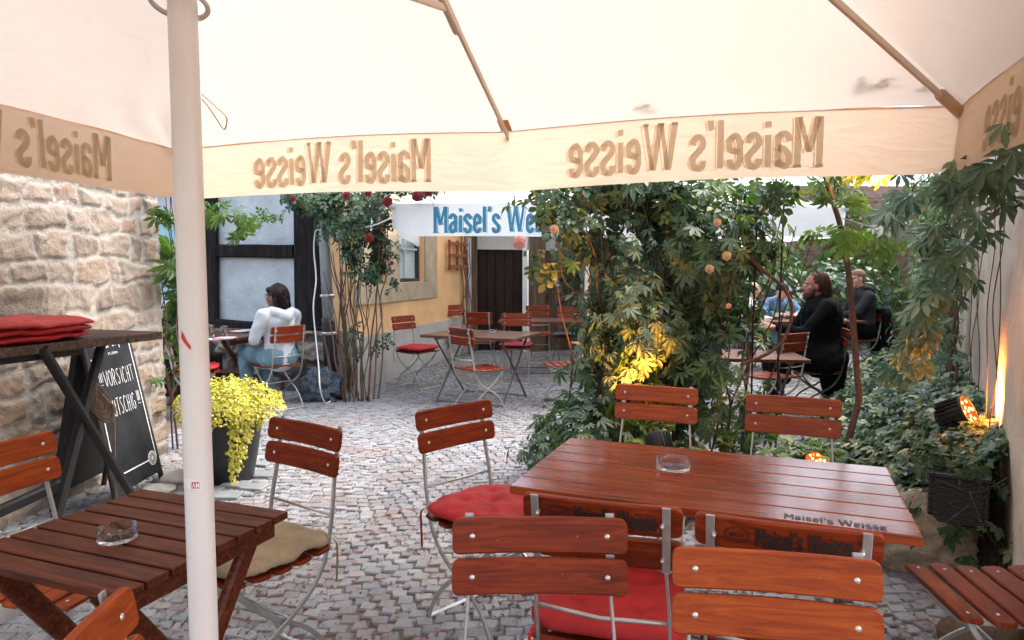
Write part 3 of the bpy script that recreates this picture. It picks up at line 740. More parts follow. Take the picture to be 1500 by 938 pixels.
# leaf litter in the joints
n = 24000; r_ = np.random.default_rng(55)
P = np.zeros((n, 3)); Yv = 1.4 + (r_.random(n) ** 1.3) * 11; P[:, 1] = Yv; P[:, 0] = r_.uniform(-1, 1, n) * (0.8 * Yv) ; P[:, 2] = 0.010 + r_.random(n) * .006
k = (P[:, 0] > -2.75) & (P[:, 0] < 2.2 + .58 * (P[:, 1] - 2.8)); k &= (fbm(P[:, 0] * 1.6 + 20, P[:, 1] * 1.6, 9) > r_.uniform(.25, .62, n)); P = P[k]; n = len(P)
Nn = np.tile([0, 0, 1.0], (n, 1)) + r_.normal(0, .18, (n, 3))
tag(place_leaves('fallen_petals', 'oval', P, Nn, r_.normal(0, 1, (n, 3)), r_.uniform(.009, .028, n), r_.random(n), M['leaf_dry'], None), kind='stuff', label='reddish brown petals and leaves scattered over the cobbles', cat='leaf litter')

# --- central climbing thicket
BUSH = thing('climbing_shrub', 'dense creeper and rose thicket on iron rods in the middle of the yard', 'shrub', (0.95, 4.7, 0))
bush_leaves('creeper_leaf_crown', 'palm', [(.47, 4.62, .32, .34, .40, .30, 460), (.88, 4.70, 1.00, .36, .35, .42, 760), (.82, 4.75, .62, .36, .36, .36, 360), (1.28, 4.75, 1.55, .50, .35, .45, 480), (1.42, 4.75, .70, .42, .35, .60, 620), (1.0, 4.75, 2.05, .65, .35, .30, 340), (1.68, 4.8, 1.30, .18, .25, .45, 70)], .094, M['leaf_dark'], BUSH, 11, 0.35, .52, .30)
bush_leaves('pale_leaf_crown', 'palm', [(.45, 4.36, .30, .38, .34, .32, 760), (.76, 4.5, 1.10, .28, .3, .45, 320), (.72, 4.6, 1.65, .42, .3, .35, 240), (1.15, 4.55, 1.75, .35, .25, .3, 160)], .080, M['leaf_teal'], BUSH, 12, .5, .66, .25)
bush_leaves('rose_leaf_crown', 'rose', [(.28, 4.6, 1.72, .30, .28, .30, 130), (.55, 4.7, 1.95, .55, .3, .35, 220), (1.3, 4.65, 2.0, .5, .3, .35, 230), (1.70, 4.5, 2.02, .30, .25, .14, 50), (1.0, 4.65, 1.5, .5, .3, .4, 160)], .15, M['leaf_rose'], BUSH, 13, .5, .62, .3)
bush_leaves('lamplit_leaf_crown', 'palm', [(.84, 4.36, .84, .13, .10, .22, 22), (.86, 4.3, .56, .20, .12, .14, 30), (1.6, 4.4, 1.65, .2, .2, .3, 20), (1.15, 4.4, 1.9, .5, .2, .25, 14), (.35, 4.4, 1.5, .2, .2, .3, 5)], .115, M['leaf_light'], BUSH, 14, .4, .6, .3)  # lighter leaves carry the amber lamp's glow in their colour
bush_leaves('shade_leaf_crown', 'palm', [(.90, 4.98, .9, .44, .22, .85, 400), (1.30, 5.0, 1.0, .42, .2, .95, 300)], .125, M['leaf_dark'], BUSH, 15, .1, .15, .12, shell=.1)  # dark tint puts the thicket's inner shade into these leaves
sp = []
for i in range(26):
    x0 = rp.uniform(.45, 1.65); x1 = x0 + rp.uniform(-.45, .45); sp.append((wander((x0, 4.8 + rp.uniform(-.2, .25), 0), (x1, 4.7 + rp.uniform(-.25, .25), rp.uniform(1.3, 2.3)), 6, .07, rp), rp.uniform(.006, .013), .003))
stems('branch', sp, M['stem_brown'], BUSH)
sp = []
for i in range(14):
    x0 = rp.uniform(.3, .9); sp.append((wander((x0 + .25, 4.6, 1.1), (x0 + rp.uniform(-.35, .1), 4.5 + rp.uniform(-.2, .2), rp.uniform(1.6, 2.15)), 5, .06, rp), .005, .002))
stems('rose_cane', sp, M['stem_rust'], BUSH)
# iron rods and hoop of the plant support
SUP = thing('plant_support', 'dark iron rods holding up the creeper thicket', 'plant support', (1.2, 4.7, 0))
for (u, v0) in ((990, 400), (945, 330), (1108, 300), (1143, 420)):
    b = MB(); p = gy(u, v0, 4.55); b.tube([(p.x, 4.55, 0), (p.x, 4.55, 1.2), (p.x + .01, 4.55, 2.0)], .0065, 6); b.build('rod', M['iron_rod'], SUP, True)
b = MB(); c = gy(1082, 470, 4.5)
pts = [gy(u, v, 4.5) for (u, v) in ((1095, 375), (1120, 398), (1150, 425), (1160, 455), (1152, 490), (1130, 515), (1085, 535))]
b.tube(smooth_path(pts, 5), .012, 8)
tag(b.build('bent_branch', M['stem_rust'], world=True), 'reddish curved branch arching out of the creeper thicket', 'branch')
# tall thin trunk to the right of the thicket
TR = thing('slender_tree', 'thin bare brown trunk with broad leaves at its top beside the thicket', 'tree', (2.25, 4.6, 0))
pts = [gy(u, v, 4.5) for (u, v) in ((1232, 700), (1246, 632), (1258, 585), (1256, 555), (1250, 480), (1243, 400), (1232, 335), (1218, 290), (1210, 262), (1200, 215))]
b = MB(); pp = smooth_path(pts, 5); b.tube(pp, 0, 10, r_list=[.024 - .010 * i / len(pp) + .0025 * math.sin(i * 1.9) * (i % 3 == 0) for i in range(len(pp))]); b.build('trunk', M['stem_brown'], TR, True)
bush_leaves('crown', 'palm', [(2.10, 4.45, 2.16, .35, .3, .12, 40), (2.22, 4.5, 1.66, .34, .2, .14, 36), (1.95, 4.3, 1.98, .25, .2, .12, 22)], .115, M['leaf_light'], TR, 16, .3, .55, .2)
# blossoms on the thicket
for i, (u, v, Y, r0, mt, lb, g_) in enumerate(((761, 355, 4.2, .052, 'rose_pink', 'full pink rose hanging at the thicket edge beside the white parasol', 'blossoms'),
        (1039, 394, 4.2, .034, 'rose_cream', 'pale apricot rose low in the middle of the thicket', 'b'), (1064, 375, 4.2, .036, 'rose_cream', 'apricot rose just above and beside the pale low one', 'b'),
        (1050, 326, 4.25, .032, 'rose_cream', 'small apricot rose bud high among dark leaves', 'b'), (812, 336, 4.3, .036, 'rose_cream', 'orange-cream rose close to the pink one, on glowing stems', 'b'),
        (1067, 448, 4.25, .022, 'rose_pink', 'tiny pink bud low on the thicket beside the iron rod', 'b'))):
    blossom('rose_blossom', gy(u, v, Y), r0, M[mt], lb, 'rose', 'roses on the thicket', (-.1, -1, -.15))
# ivy under the thicket
IV = bush_leaves('ivy_undergrowth', 'ivy', [(.85, 4.1, .16, .55, .35, .24, 520), (1.5, 4.2, .18, .5, .35, .26, 520), (1.95, 4.2, .12, .4, .35, .20, 260)], .075, M['leaf_light'], None, 17, .9, .40, .35)
tag(IV, kind='stuff', label='light green ivy under the thicket behind the glossy table', cat='ivy')
b = MB(); b.ell((1.15, 4.75, -.05), (1.1, .55, .16), 24, 10); tag(b.build('planting_bed', M['soil'], world=True), kind='structure')

# --- ivy bed along the right wall
r_ = np.random.default_rng(77); n = 6400
s_ = r_.random(n) ** 1.25 * 8.0 + .7; w_ = r_.random(n)
wid = np.interp(s_, [0, .9, 1.6, 3, 6, 9], [.15, .45, .95, 1.15, 1.25, .9]); ww = w_ * wid
hz = np.interp(ww / wid, [0, .35, .8, 1], [.62, .5, .26, .04]) * np.interp(s_, [0, 1.2, 2, 4, 9], [.9, 1.0, 1.0, .95, .8]) + .05 * (fbm(s_ * 3, ww * 4, 3) - .45) * 4
P = np.array(RA)[None] + s_[:, None] * np.array(RU) + ww[:, None] * np.array(RN); P[:, 2] = np.maximum(.02, hz + r_.normal(0, .02, n))
nn = np.array(RN)[None] * .5 + np.array([0, -.15, .9]) + r_.normal(0, .35, (n, 3)); T = np.array(RN)[None] * .6 + np.array([0, 0, -.5]) + r_.normal(0, .6, (n, 3))
tag(place_leaves('ivy_ground_cover', 'ivy', P, nn, T, r_.uniform(.035, .075, n) * 1.15, .56 + .6 * (fbm(P[:, 0] * 2.2, P[:, 1] * 2.2, 8) - .47) + r_.normal(0, .17, n), M['leaf_ivy']), kind='stuff', label='variegated ivy covering the raised bed along the beige wall', cat='ivy')
# soil under it
nu, nz = 60, 12; SS, TT = np.meshgrid(np.linspace(.25, 9.2, nu), np.linspace(0, 1, nz), indexing='ij')
wd = np.interp(SS, [0, .9, 1.6, 3, 6, 9], [.15, .45, .95, 1.15, 1.25, .9]) * 1.0
Z = np.interp(TT, [0, .35, .8, 1], [.55, .42, .19, -.02]) * np.interp(SS, [0, .5, .8, 1.4, 2, 4, 9], [-.1, -.1, .4, 1., 1., .95, .8])
P = np.array(RA)[None, None] + SS[..., None] * np.array(RU) + (wd * TT)[..., None] * np.array(RN); P[..., 2] = Z
idx = np.arange(nu * nz).reshape(nu, nz); F = np.stack([idx[:-1, :-1], idx[:-1, 1:], idx[1:, 1:], idx[1:, :-1]], -1).reshape(-1, 4)
tag(link_mesh('raised_bed_soil', np_mesh('bed', P.reshape(-1, 3), [F], None, True), M['soil'], world=True), kind='structure')

# --- creeper curtain hanging on the right wall
CR = thing('wall_creeper', 'big-leaved creeper hanging over the beige wall above the amber lamp', 'climbing plant', tuple(rr(1.6, 0, .3)))
r_ = np.random.default_rng(78); n = 950
s_ = r_.uniform(2.5, 6.4, n); z_ = r_.uniform(.5, 2.7, n); ww = r_.uniform(.05, .45, n) * np.interp(z_, [0, 1.2, 2.7], [.6, .9, 1.3])
P = np.array(RA)[None] + s_[:, None] * np.array(RU) + ww[:, None] * np.array(RN); P[:, 2] = z_
nn = np.array(RN)[None] + np.array([0, -.3, .5]) + r_.normal(0, .35, (n, 3)); T = np.array([0, 0, -1.0]) + r_.normal(0, .45, (n, 3))
place_leaves('leaf_curtain', 'palm', P, nn, T, r_.uniform(.05, .10, n), .64 + .9 * (fbm(s_ * 3, z_ * 3, 8) - .47) + r_.normal(0, .12, n), M['leaf_dark'], CR)
# large near sprays at the top right
sprays = []; PP = []; NN = []; TTt = []
for (u0, v0, Y0, u1, v1, Y1, k) in ((1500, 185, 2.6, 1400, 300, 3.2, 7), (1500, 240, 2.8, 1395, 400, 3.5, 8), (1440, 215, 3.1, 1330, 300, 3.8, 8), (1485, 180, 2.9, 1450, 320, 3.3, 6), (1420, 250, 3.1, 1350, 460, 3.7, 13), (1410, 320, 3.4, 1330, 520, 4.2, 14), (1390, 240, 3.4, 1290, 330, 4.2, 12), (1400, 420, 3.6, 1310, 560, 4.6, 14)):
    a_, b_ = gy(u0, v0, Y0), gy(u1, v1, Y1); pts = wander(a_, b_, 6, .05, rp); sprays.append((pts, .004, .0018)); sm = smooth_path(pts, 4)
    for j in range(k * 2):
        p = sm[min(len(sm) - 1, int(rp.uniform(0.05, 1) * len(sm)))]; PP.append(p + Vector([rp.uniform(-.07, .07) for _ in range(3)])); NN.append((rp.uniform(-.7, .3), rp.uniform(-1.1, -.3), rp.uniform(0, .9))); TTt.append((rp.uniform(-.7, .5), rp.uniform(-.3, .3), -1))
stems('vine_stem', sprays, M['stem_green'], CR)
n = len(PP); place_leaves('leaf_spray', 'palm', np.array(PP), np.array(NN), np.array(TTt), rng.uniform(.08, .13, n), rng.uniform(.35, .8, n), M['leaf_teal'], CR)
sp = []
for i in range(16):
    
    if i > 5: break
    s0 = rp.uniform(.7, 3.0); sp.append((wander(rr(s0, .3, .03), rr(s0 + rp.uniform(-.2, .3), 2.8, .05), 8, .03, rp), .0035, .002))
for i in range(18):
    s0 = rp.uniform(2.7, 4.2); sp.append((wander(rr(s0, .4, .12), rr(s0 + rp.uniform(-.3, .4), 2.8, .15), 8, .05, rp), .009, .005))
stems('woody_stem', sp, M['stem_brown'], CR)

# --- creeper on the end of the old wall
CL = thing('wall_end_creeper', 'green five-leaved creeper hanging round the corner of the rubble wall', 'climbing plant', (-2.7, 5.4, 0))
bush_leaves('leaf_curtain', 'palm', [(-2.62, 5.25, 1.98, .34, .25, .26, 110), (-2.72, 5.3, 1.55, .24, .2, .34, 70), (-2.68, 5.45, 1.05, .16, .18, .4, 50), (-2.2, 5.4, 1.85, .18, .15, .15, 20), (-2.75, 5.3, .55, .15, .2, .2, 14)], .135, M['leaf_light'], CL, 41, .4, .22, .22)
stems('vine_stem', [(wander((-2.75 + rp.uniform(-.1, .2), 5.4, 0), (-2.6 + rp.uniform(-.3, .3), 5.3, 2.4), 7, .06, rp), .008, .003) for _ in range(6)], M['stem_brown'], CL)

# --- red climbing rose at the house corner
RO = thing('climbing_rose', 'tall red climbing rose with bare canes at the corner of the timber house', 'rose bush', (-1.85, 7.6, 0))
bush_leaves('crown', 'rose', [(-1.72, 7.45, 2.05, .42, .3, .30, 560), (-1.55, 7.4, 1.62, .24, .28, .30, 340), (-1.1, 7.2, 2.36, .4, .3, .12, 160), (-2.15, 7.4, 2.24, .28, .25, .16, 150), (-1.40, 7.4, 1.38, .16, .2, .2, 80), (-1.72, 7.55, .7, .12, .15, .2, 22), (-1.42, 7.5, .62, .1, .1, .12, 18)], .125, M['leaf_rose'], RO, 42, .5, .42, .32)
bush_leaves('arching_spray', 'rose', [(-2.75, 7.3, 2.05, .5, .15, .07, 60), (-3.0, 7.2, 1.95, .3, .15, .08, 30)], .09, M['leaf_light'], RO, 43, .6, .35, .2)
sp = []
for i in range(26):
    x0 = rp.uniform(-1.88, -1.5); sp.append((wander((x0, 7.5 + rp.uniform(-.15, .15), 0), (x0 + rp.uniform(-.35, .25), 7.45 + rp.uniform(-.15, .15), rp.uniform(1.3, 2.3)), 6, .05, rp), rp.uniform(.006, .013), .004))
stems('cane', sp[:12], M['stem_rust'], RO); stems('old_cane', sp[12:19], M['stem_grey'], RO); stems('green_cane', sp[19:], M['stem_green'], RO)
for i, (u, v, lb) in enumerate(((568, 297, 'dark red rose just beside the white parasol corner'), (612, 289, 'red rose over the white parasol canopy, the bigger of the pair'), (628, 283, 'smaller red rose touching the one over the parasol canopy'), (541, 350, 'dark red rose hanging above the small window'), (540, 284, 'red rose half hidden under the cream parasol edge'), (508, 287, 'red rose high among leaves over the bare canes'), (574, 386, 'tiny red rose low beside the window surround'), (430, 292, 'small red rose at the tip of the crown over the black beam'), (347, 327, 'tiny dark red bud on the arching spray'))):
    blossom('rose_blossom', gy(u, v, 7.0), (.07, .075, .06, .065, .05, .05, .03, .04, .03)[i], M['rose_red'], lb, 'rose', 'red roses on the house corner bush')
# thin climber by the door
DC = thing('doorway_climber', 'thin climbing stems with few leaves up the timber doorpost', 'climbing plant', (-.75, 11.7, 0))
stems('vine_stem', [(wander((-.72, 11.6, 0), (-.75 + rp.uniform(-.2, .15), 11.7, 2.3), 8, .06, rp), .014, .006) for _ in range(6)], M['stem_grey'], DC)
bush_leaves('leaf_tuft', 'palm', [(-.55, 11.5, 2.1, .25, .15, .2, 34)], .14, M['leaf_light'], DC, 44)

# --- shrubs and trees in the background
def shrub(loc, ells, size, mat, kind, label, seed, name='garden_shrub', group='shrubs at the back of the yard', cat='shrub', up=.5, tint=.5):
    t = thing(name, label, cat, loc, 0, group); bush_leaves('crown', kind, ells, size, M[mat], t, seed, up, tint, .25)
    stems('branch', [(wander((loc[0] + rp.uniform(-.2, .2), loc[1], 0), (loc[0] + rp.uniform(-.5, .5), loc[1] + rp.uniform(-.2, .2), ells[0][2] + ells[0][5] * .7), 5, .08, rp), .014, .005) for _ in range(9)], M['stem_brown'], t); return t
shrub((1.45, 11.3, 0), [(1.45, 11.3, 1.55, .75, .4, .8, 700), (1.5, 11.3, .7, .7, .4, .6, 420)], .16, 'leaf_teal', 'single', 'bluish green bush between the door and the thicket', 61, tint=.45)
shrub((2.3, 10.5, 0), [(2.3, 10.6, 1.3, 1.0, .5, 1.1, 900)], .17, 'leaf_dark', 'single', 'tall dark bush seen through the gaps of the thicket', 62, tint=.5)
shrub((4.2, 12.4, 0), [(4.1, 12.4, 1.0, 1.1, .6, .9, 1400), (3.7, 12.2, 1.7, .5, .5, .5, 360)], .15, 'leaf_teal', 'single', 'pale bluish bush under the brick wall behind the man in the cap', 63, tint=.6)
shrub((6.0, 12.2, 0), [(5.9, 12.4, .8, 1.1, .6, .8, 1200)], .15, 'leaf_teal', 'single', 'low pale bush behind the man in the charcoal hoodie', 64, tint=.62)
shrub((7.2, 10.8, 0), [(7.0, 10.9, 1.3, .7, .8, 1.2, 900)], .15, 'leaf_dark', 'single', 'bush where the brick wall meets the beige wall', 65, tint=.6)
shrub((5.2, 7.6, 0), [(4.85, 7.5, .75, .5, .7, .5, 560), (4.6, 6.8, .55, .35, .5, .35, 260)], .10, 'leaf_teal', 'long', 'feathery bush growing beside the path past the man in the hoodie', 66, tint=.5)
VT = thing('brick_wall_ivy', 'climbing ivy in strands and patches on the red brick wall', 'climbing plant', (5.0, 13.5, 0))
n = 5200; r_ = np.random.default_rng(90); X = r_.uniform(2.7, 9.8, n); Zv = r_.uniform(.3, 3.15, n)
k = (fbm(X * 1.5 + 3, Zv * .7, 14) > .47) | (np.abs(X - 6.4 - .15 * np.sin(Zv * 3)) < .3); X, Zv = X[k], Zv[k]; n = len(X)
P = np.stack([X, 13.5 - r_.uniform(.0, .12, n), Zv], 1)
place_leaves('leaf_curtain', 'ivy', P, np.array([0, -1, .5]) + r_.normal(0, .3, (n, 3)), np.array([0, -.2, -1]) + r_.normal(0, .4, (n, 3)), r_.uniform(.07, .13, n), .55 + .5 * (fbm(X * 3, Zv * 3, 4) - .47) + r_.normal(0, .14, n), M['leaf_light'], VT)
stems('vine_stem', [(wander((x, 13.5, 0), (x + rp.uniform(-.4, .4), 13.5, 3.4), 8, .08, rp), .018, .008) for x in (3.4, 4.3, 4.6, 5.2, 5.6, 6.3, 6.5, 7.6)], M['stem_grey'], VT)
# yellow creeping plant in the black pot
pc = Vector((-1.94, 4.62, 0))
POT = thing('potted_plant', 'yellow-green trailing plant spilling over a tall black pot', 'potted plant', tuple(pc))
b = MB(); b.lathe([(.0, .004), (.145, .0), (.15, .01), (.185, .2), (.215, .40), (.228, .42), (.228, .455), (.212, .46), (.205, .42), (.0, .41)], pc, 32); b.build('pot', M['black_plastic'], POT, True)
b = MB(); b.lathe([(.2, .425), (.1, .45), (0, .455)], pc, 20); b.build('soil', M['soil'], POT, True)
r_ = np.random.default_rng(91); PP = []; NN = []; TTt = []
def strand(a, zend, r0, dens=46):
    x = math.cos(a); y = math.sin(a)
    L_ = .56 - zend
    for k in range(int(dens * (L_ + .12))):
        t = r_.random(); rr_ = r0 + .03 * r_.random(); z = .56 - t * L_; a2 = a + r_.normal(0, .06)
        rad = .17 + min(1, t * 5) * (r0 - .17) + r_.normal(0, .012); PP.append(pc + Vector((math.cos(a2) * rad, math.sin(a2) * rad, z))); NN.append((x + r_.normal(0, .4), y + r_.normal(0, .4), .5 + r_.normal(0, .3))); TTt.append((x * .4 + r_.normal(0, .5), y * .4 + r_.normal(0, .5), -1))
for k in range(3400):
    a = r_.uniform(0, 2 * PI); q = math.sqrt(r_.random()); rad = q * (.33 + .04 * math.sin(a * 3 + 1)); z = .66 - .20 * q ** 2.4 + r_.normal(0, .02) + .03 * math.sin(a * 5); PP.append(pc + Vector((math.cos(a) * rad * 0.98, math.sin(a) * rad, z))); NN.append((math.cos(a) * q * .6 + r_.normal(0, .4), math.sin(a) * q * .6 + r_.normal(0, .4), 1)); TTt.append((r_.normal(0, 1), r_.normal(0, 1), -.2))
for k in range(520):
    a = r_.uniform(0, 2 * PI); t = r_.random(); rad = .30 + .05 * math.sin(PI * t) ; z = .60 - .15 * t ** 1.3 * (0.6 + .4 * math.sin(a * 7 + 2)); PP.append(pc + Vector((math.cos(a) * rad * 0.98, math.sin(a) * rad, z))); NN.append((math.cos(a), math.sin(a), .4)); TTt.append((math.cos(a) * .2, math.sin(a) * .2, -1))
for (a, ze) in ((-64, .04), (-56, .12), (-48, .2), (-40, .3), (-150, .05), (-158, .02), (-165, .08), (-142, .2), (-172, .1), (-20, .38), (170, .1)): strand(R(a), ze, .25, 230)
n = len(PP); PPa = np.array(PP); place_leaves('trailing_foliage', 'oval', PPa, np.array(NN), np.array(TTt), r_.uniform(.016, .032, n), .62 + r_.normal(0, .2, n) + .5 * (fbm(PPa[:, 0] * 9, PPa[:, 2] * 9, 6) - .47), M['leaf_yellow'], POT)

# ================================================================== LETTERING
def text_geo(txt, width, height=None, bold=0.0, res=3):
    cu = bpy.data.curves.new('lettering', 'FONT'); cu.body = txt; cu.size = 1.0; cu.offset = bold; cu.resolution_u = res; cu.fill_mode = 'FRONT'; cu.align_x = 'LEFT'
    o = bpy.data.objects.new('lettering', cu); COL.objects.link(o); bpy.context.view_layer.update()
    dg = bpy.context.evaluated_depsgraph_get(); me = bpy.data.meshes.new_from_object(o.evaluated_get(dg))
    n = len(me.vertices); a = np.empty(n * 3); me.vertices.foreach_get('co', a); a = a.reshape(-1, 3)[:, :2].copy()
    F = [tuple(p.vertices) for p in me.polygons]
    bpy.data.objects.remove(o); bpy.data.meshes.remove(me); bpy.data.curves.remove(cu)
    lo, hi = a.min(0), a.max(0); k = width / (hi[0] - lo[0]); ky = (height / (hi[1] - lo[1])) if height else k
    a[:, 0] = (a[:, 0] - lo[0]) * k; a[:, 1] = (a[:, 1] - lo[1]) * ky
    return a, F
def put_text(b, txt, width, height, fn, bold=0.0, mi=0):
    a, F = text_geo(txt, width, height, bold); b.add([fn(x, y) for (x, y) in a], F, False, mi); return b

GLY = {
 'M': (.66, [[(.09, 0), (.09, 1)], [(.13, 1), (.33, .30)], [(.33, .30), (.53, 1)], [(.57, 1), (.57, 0)], [(.0, .015), (.18, .015)], [(.48, .015), (.66, .015)]]),
 'a': (.38, [[(.05, .52), (.09, .64), (.19, .68), (.28, .62), (.30, .48), (.30, .0)], [(.30, .40), (.16, .36), (.07, .24), (.08, .07), (.16, .02), (.30, .14)]]),
 'i': (.20, [[(.10, 0), (.10, .66)], [(.10, .80), (.11, .93)]]),
 's': (.38, [[(.31, .50), (.27, .63), (.17, .67), (.08, .60), (.07, .48), (.16, .37), (.27, .27), (.31, .15), (.25, .04), (.15, .01), (.07, .07), (.06, .18)]]),
 'e': (.38, [[(.09, .32), (.30, .40), (.30, .56), (.19, .67), (.09, .56), (.07, .34), (.08, .12), (.18, .01), (.29, .08), (.31, .18)]]),
 'l': (.20, [[(.10, 0), (.10, 1)]]),
 "'": (.16, [[(.10, 1.0), (.09, .88), (.05, .80)]]),
 'W': (.86, [[(.06, 1), (.22, .02)], [(.24, .02), (.40, 1)], [(.42, 1), (.60, .02)], [(.62, .02), (.80, 1)], [(.0, .985), (.15, .985)], [(.33, .985), (.49, .985)], [(.71, .985), (.86, .985)]]),
 ' ': (.22, [])}
def put_brand(b, txt, width, height, fn, w=.115, grow=0.0):
    """condensed display lettering drawn as thick strokes; fn(x, y, lift)"""
    tot = sum(GLY[c][0] + .045 for c in txt); kx = width / tot; x0 = 0; n_ = 0
    for c in txt:
        gw, st = GLY[c]
        for s_ in st:
            pts = [Vector((p[0] * kx + x0 * kx, p[1] * height, 0)) for p in s_]
            pp = smooth_path(pts, 4) if len(pts) > 2 else [pts[0].lerp(pts[1], t) for t in (0, .5, 1)]
            flat = len(s_) == 2 and abs(s_[0][1] - s_[1][1]) < .01
            thin = .5 if flat else (.72 if (c in 'MW' and s_[0][0] < s_[1][0] and s_[0][1] < s_[1][1]) else 1.0)
            hw = (w * thin) * height / 2 + grow; vs = []
            if not flat: d0 = (pp[1] - pp[0]).normalized(); d1 = (pp[-1] - pp[-2]).normalized(); pp[0] = pp[0] - d0 * grow; pp[-1] = pp[-1] + d1 * grow
            for i, p in enumerate(pp):
                t = (pp[min(i + 1, len(pp) - 1)] - pp[max(i - 1, 0)]).normalized(); nx = Vector((-t.y, t.x, 0)) * hw
                vs += [fn(p.x - nx.x, p.y - nx.y, n_ * .00006), fn(p.x + nx.x, p.y + nx.y, n_ * .00006)]
            b.add(vs, [(2 * i, 2 * i + 1, 2 * i + 3, 2 * i + 2) for i in range(len(pp) - 1)]); n_ += 1
        x0 += gw + .045
    return b

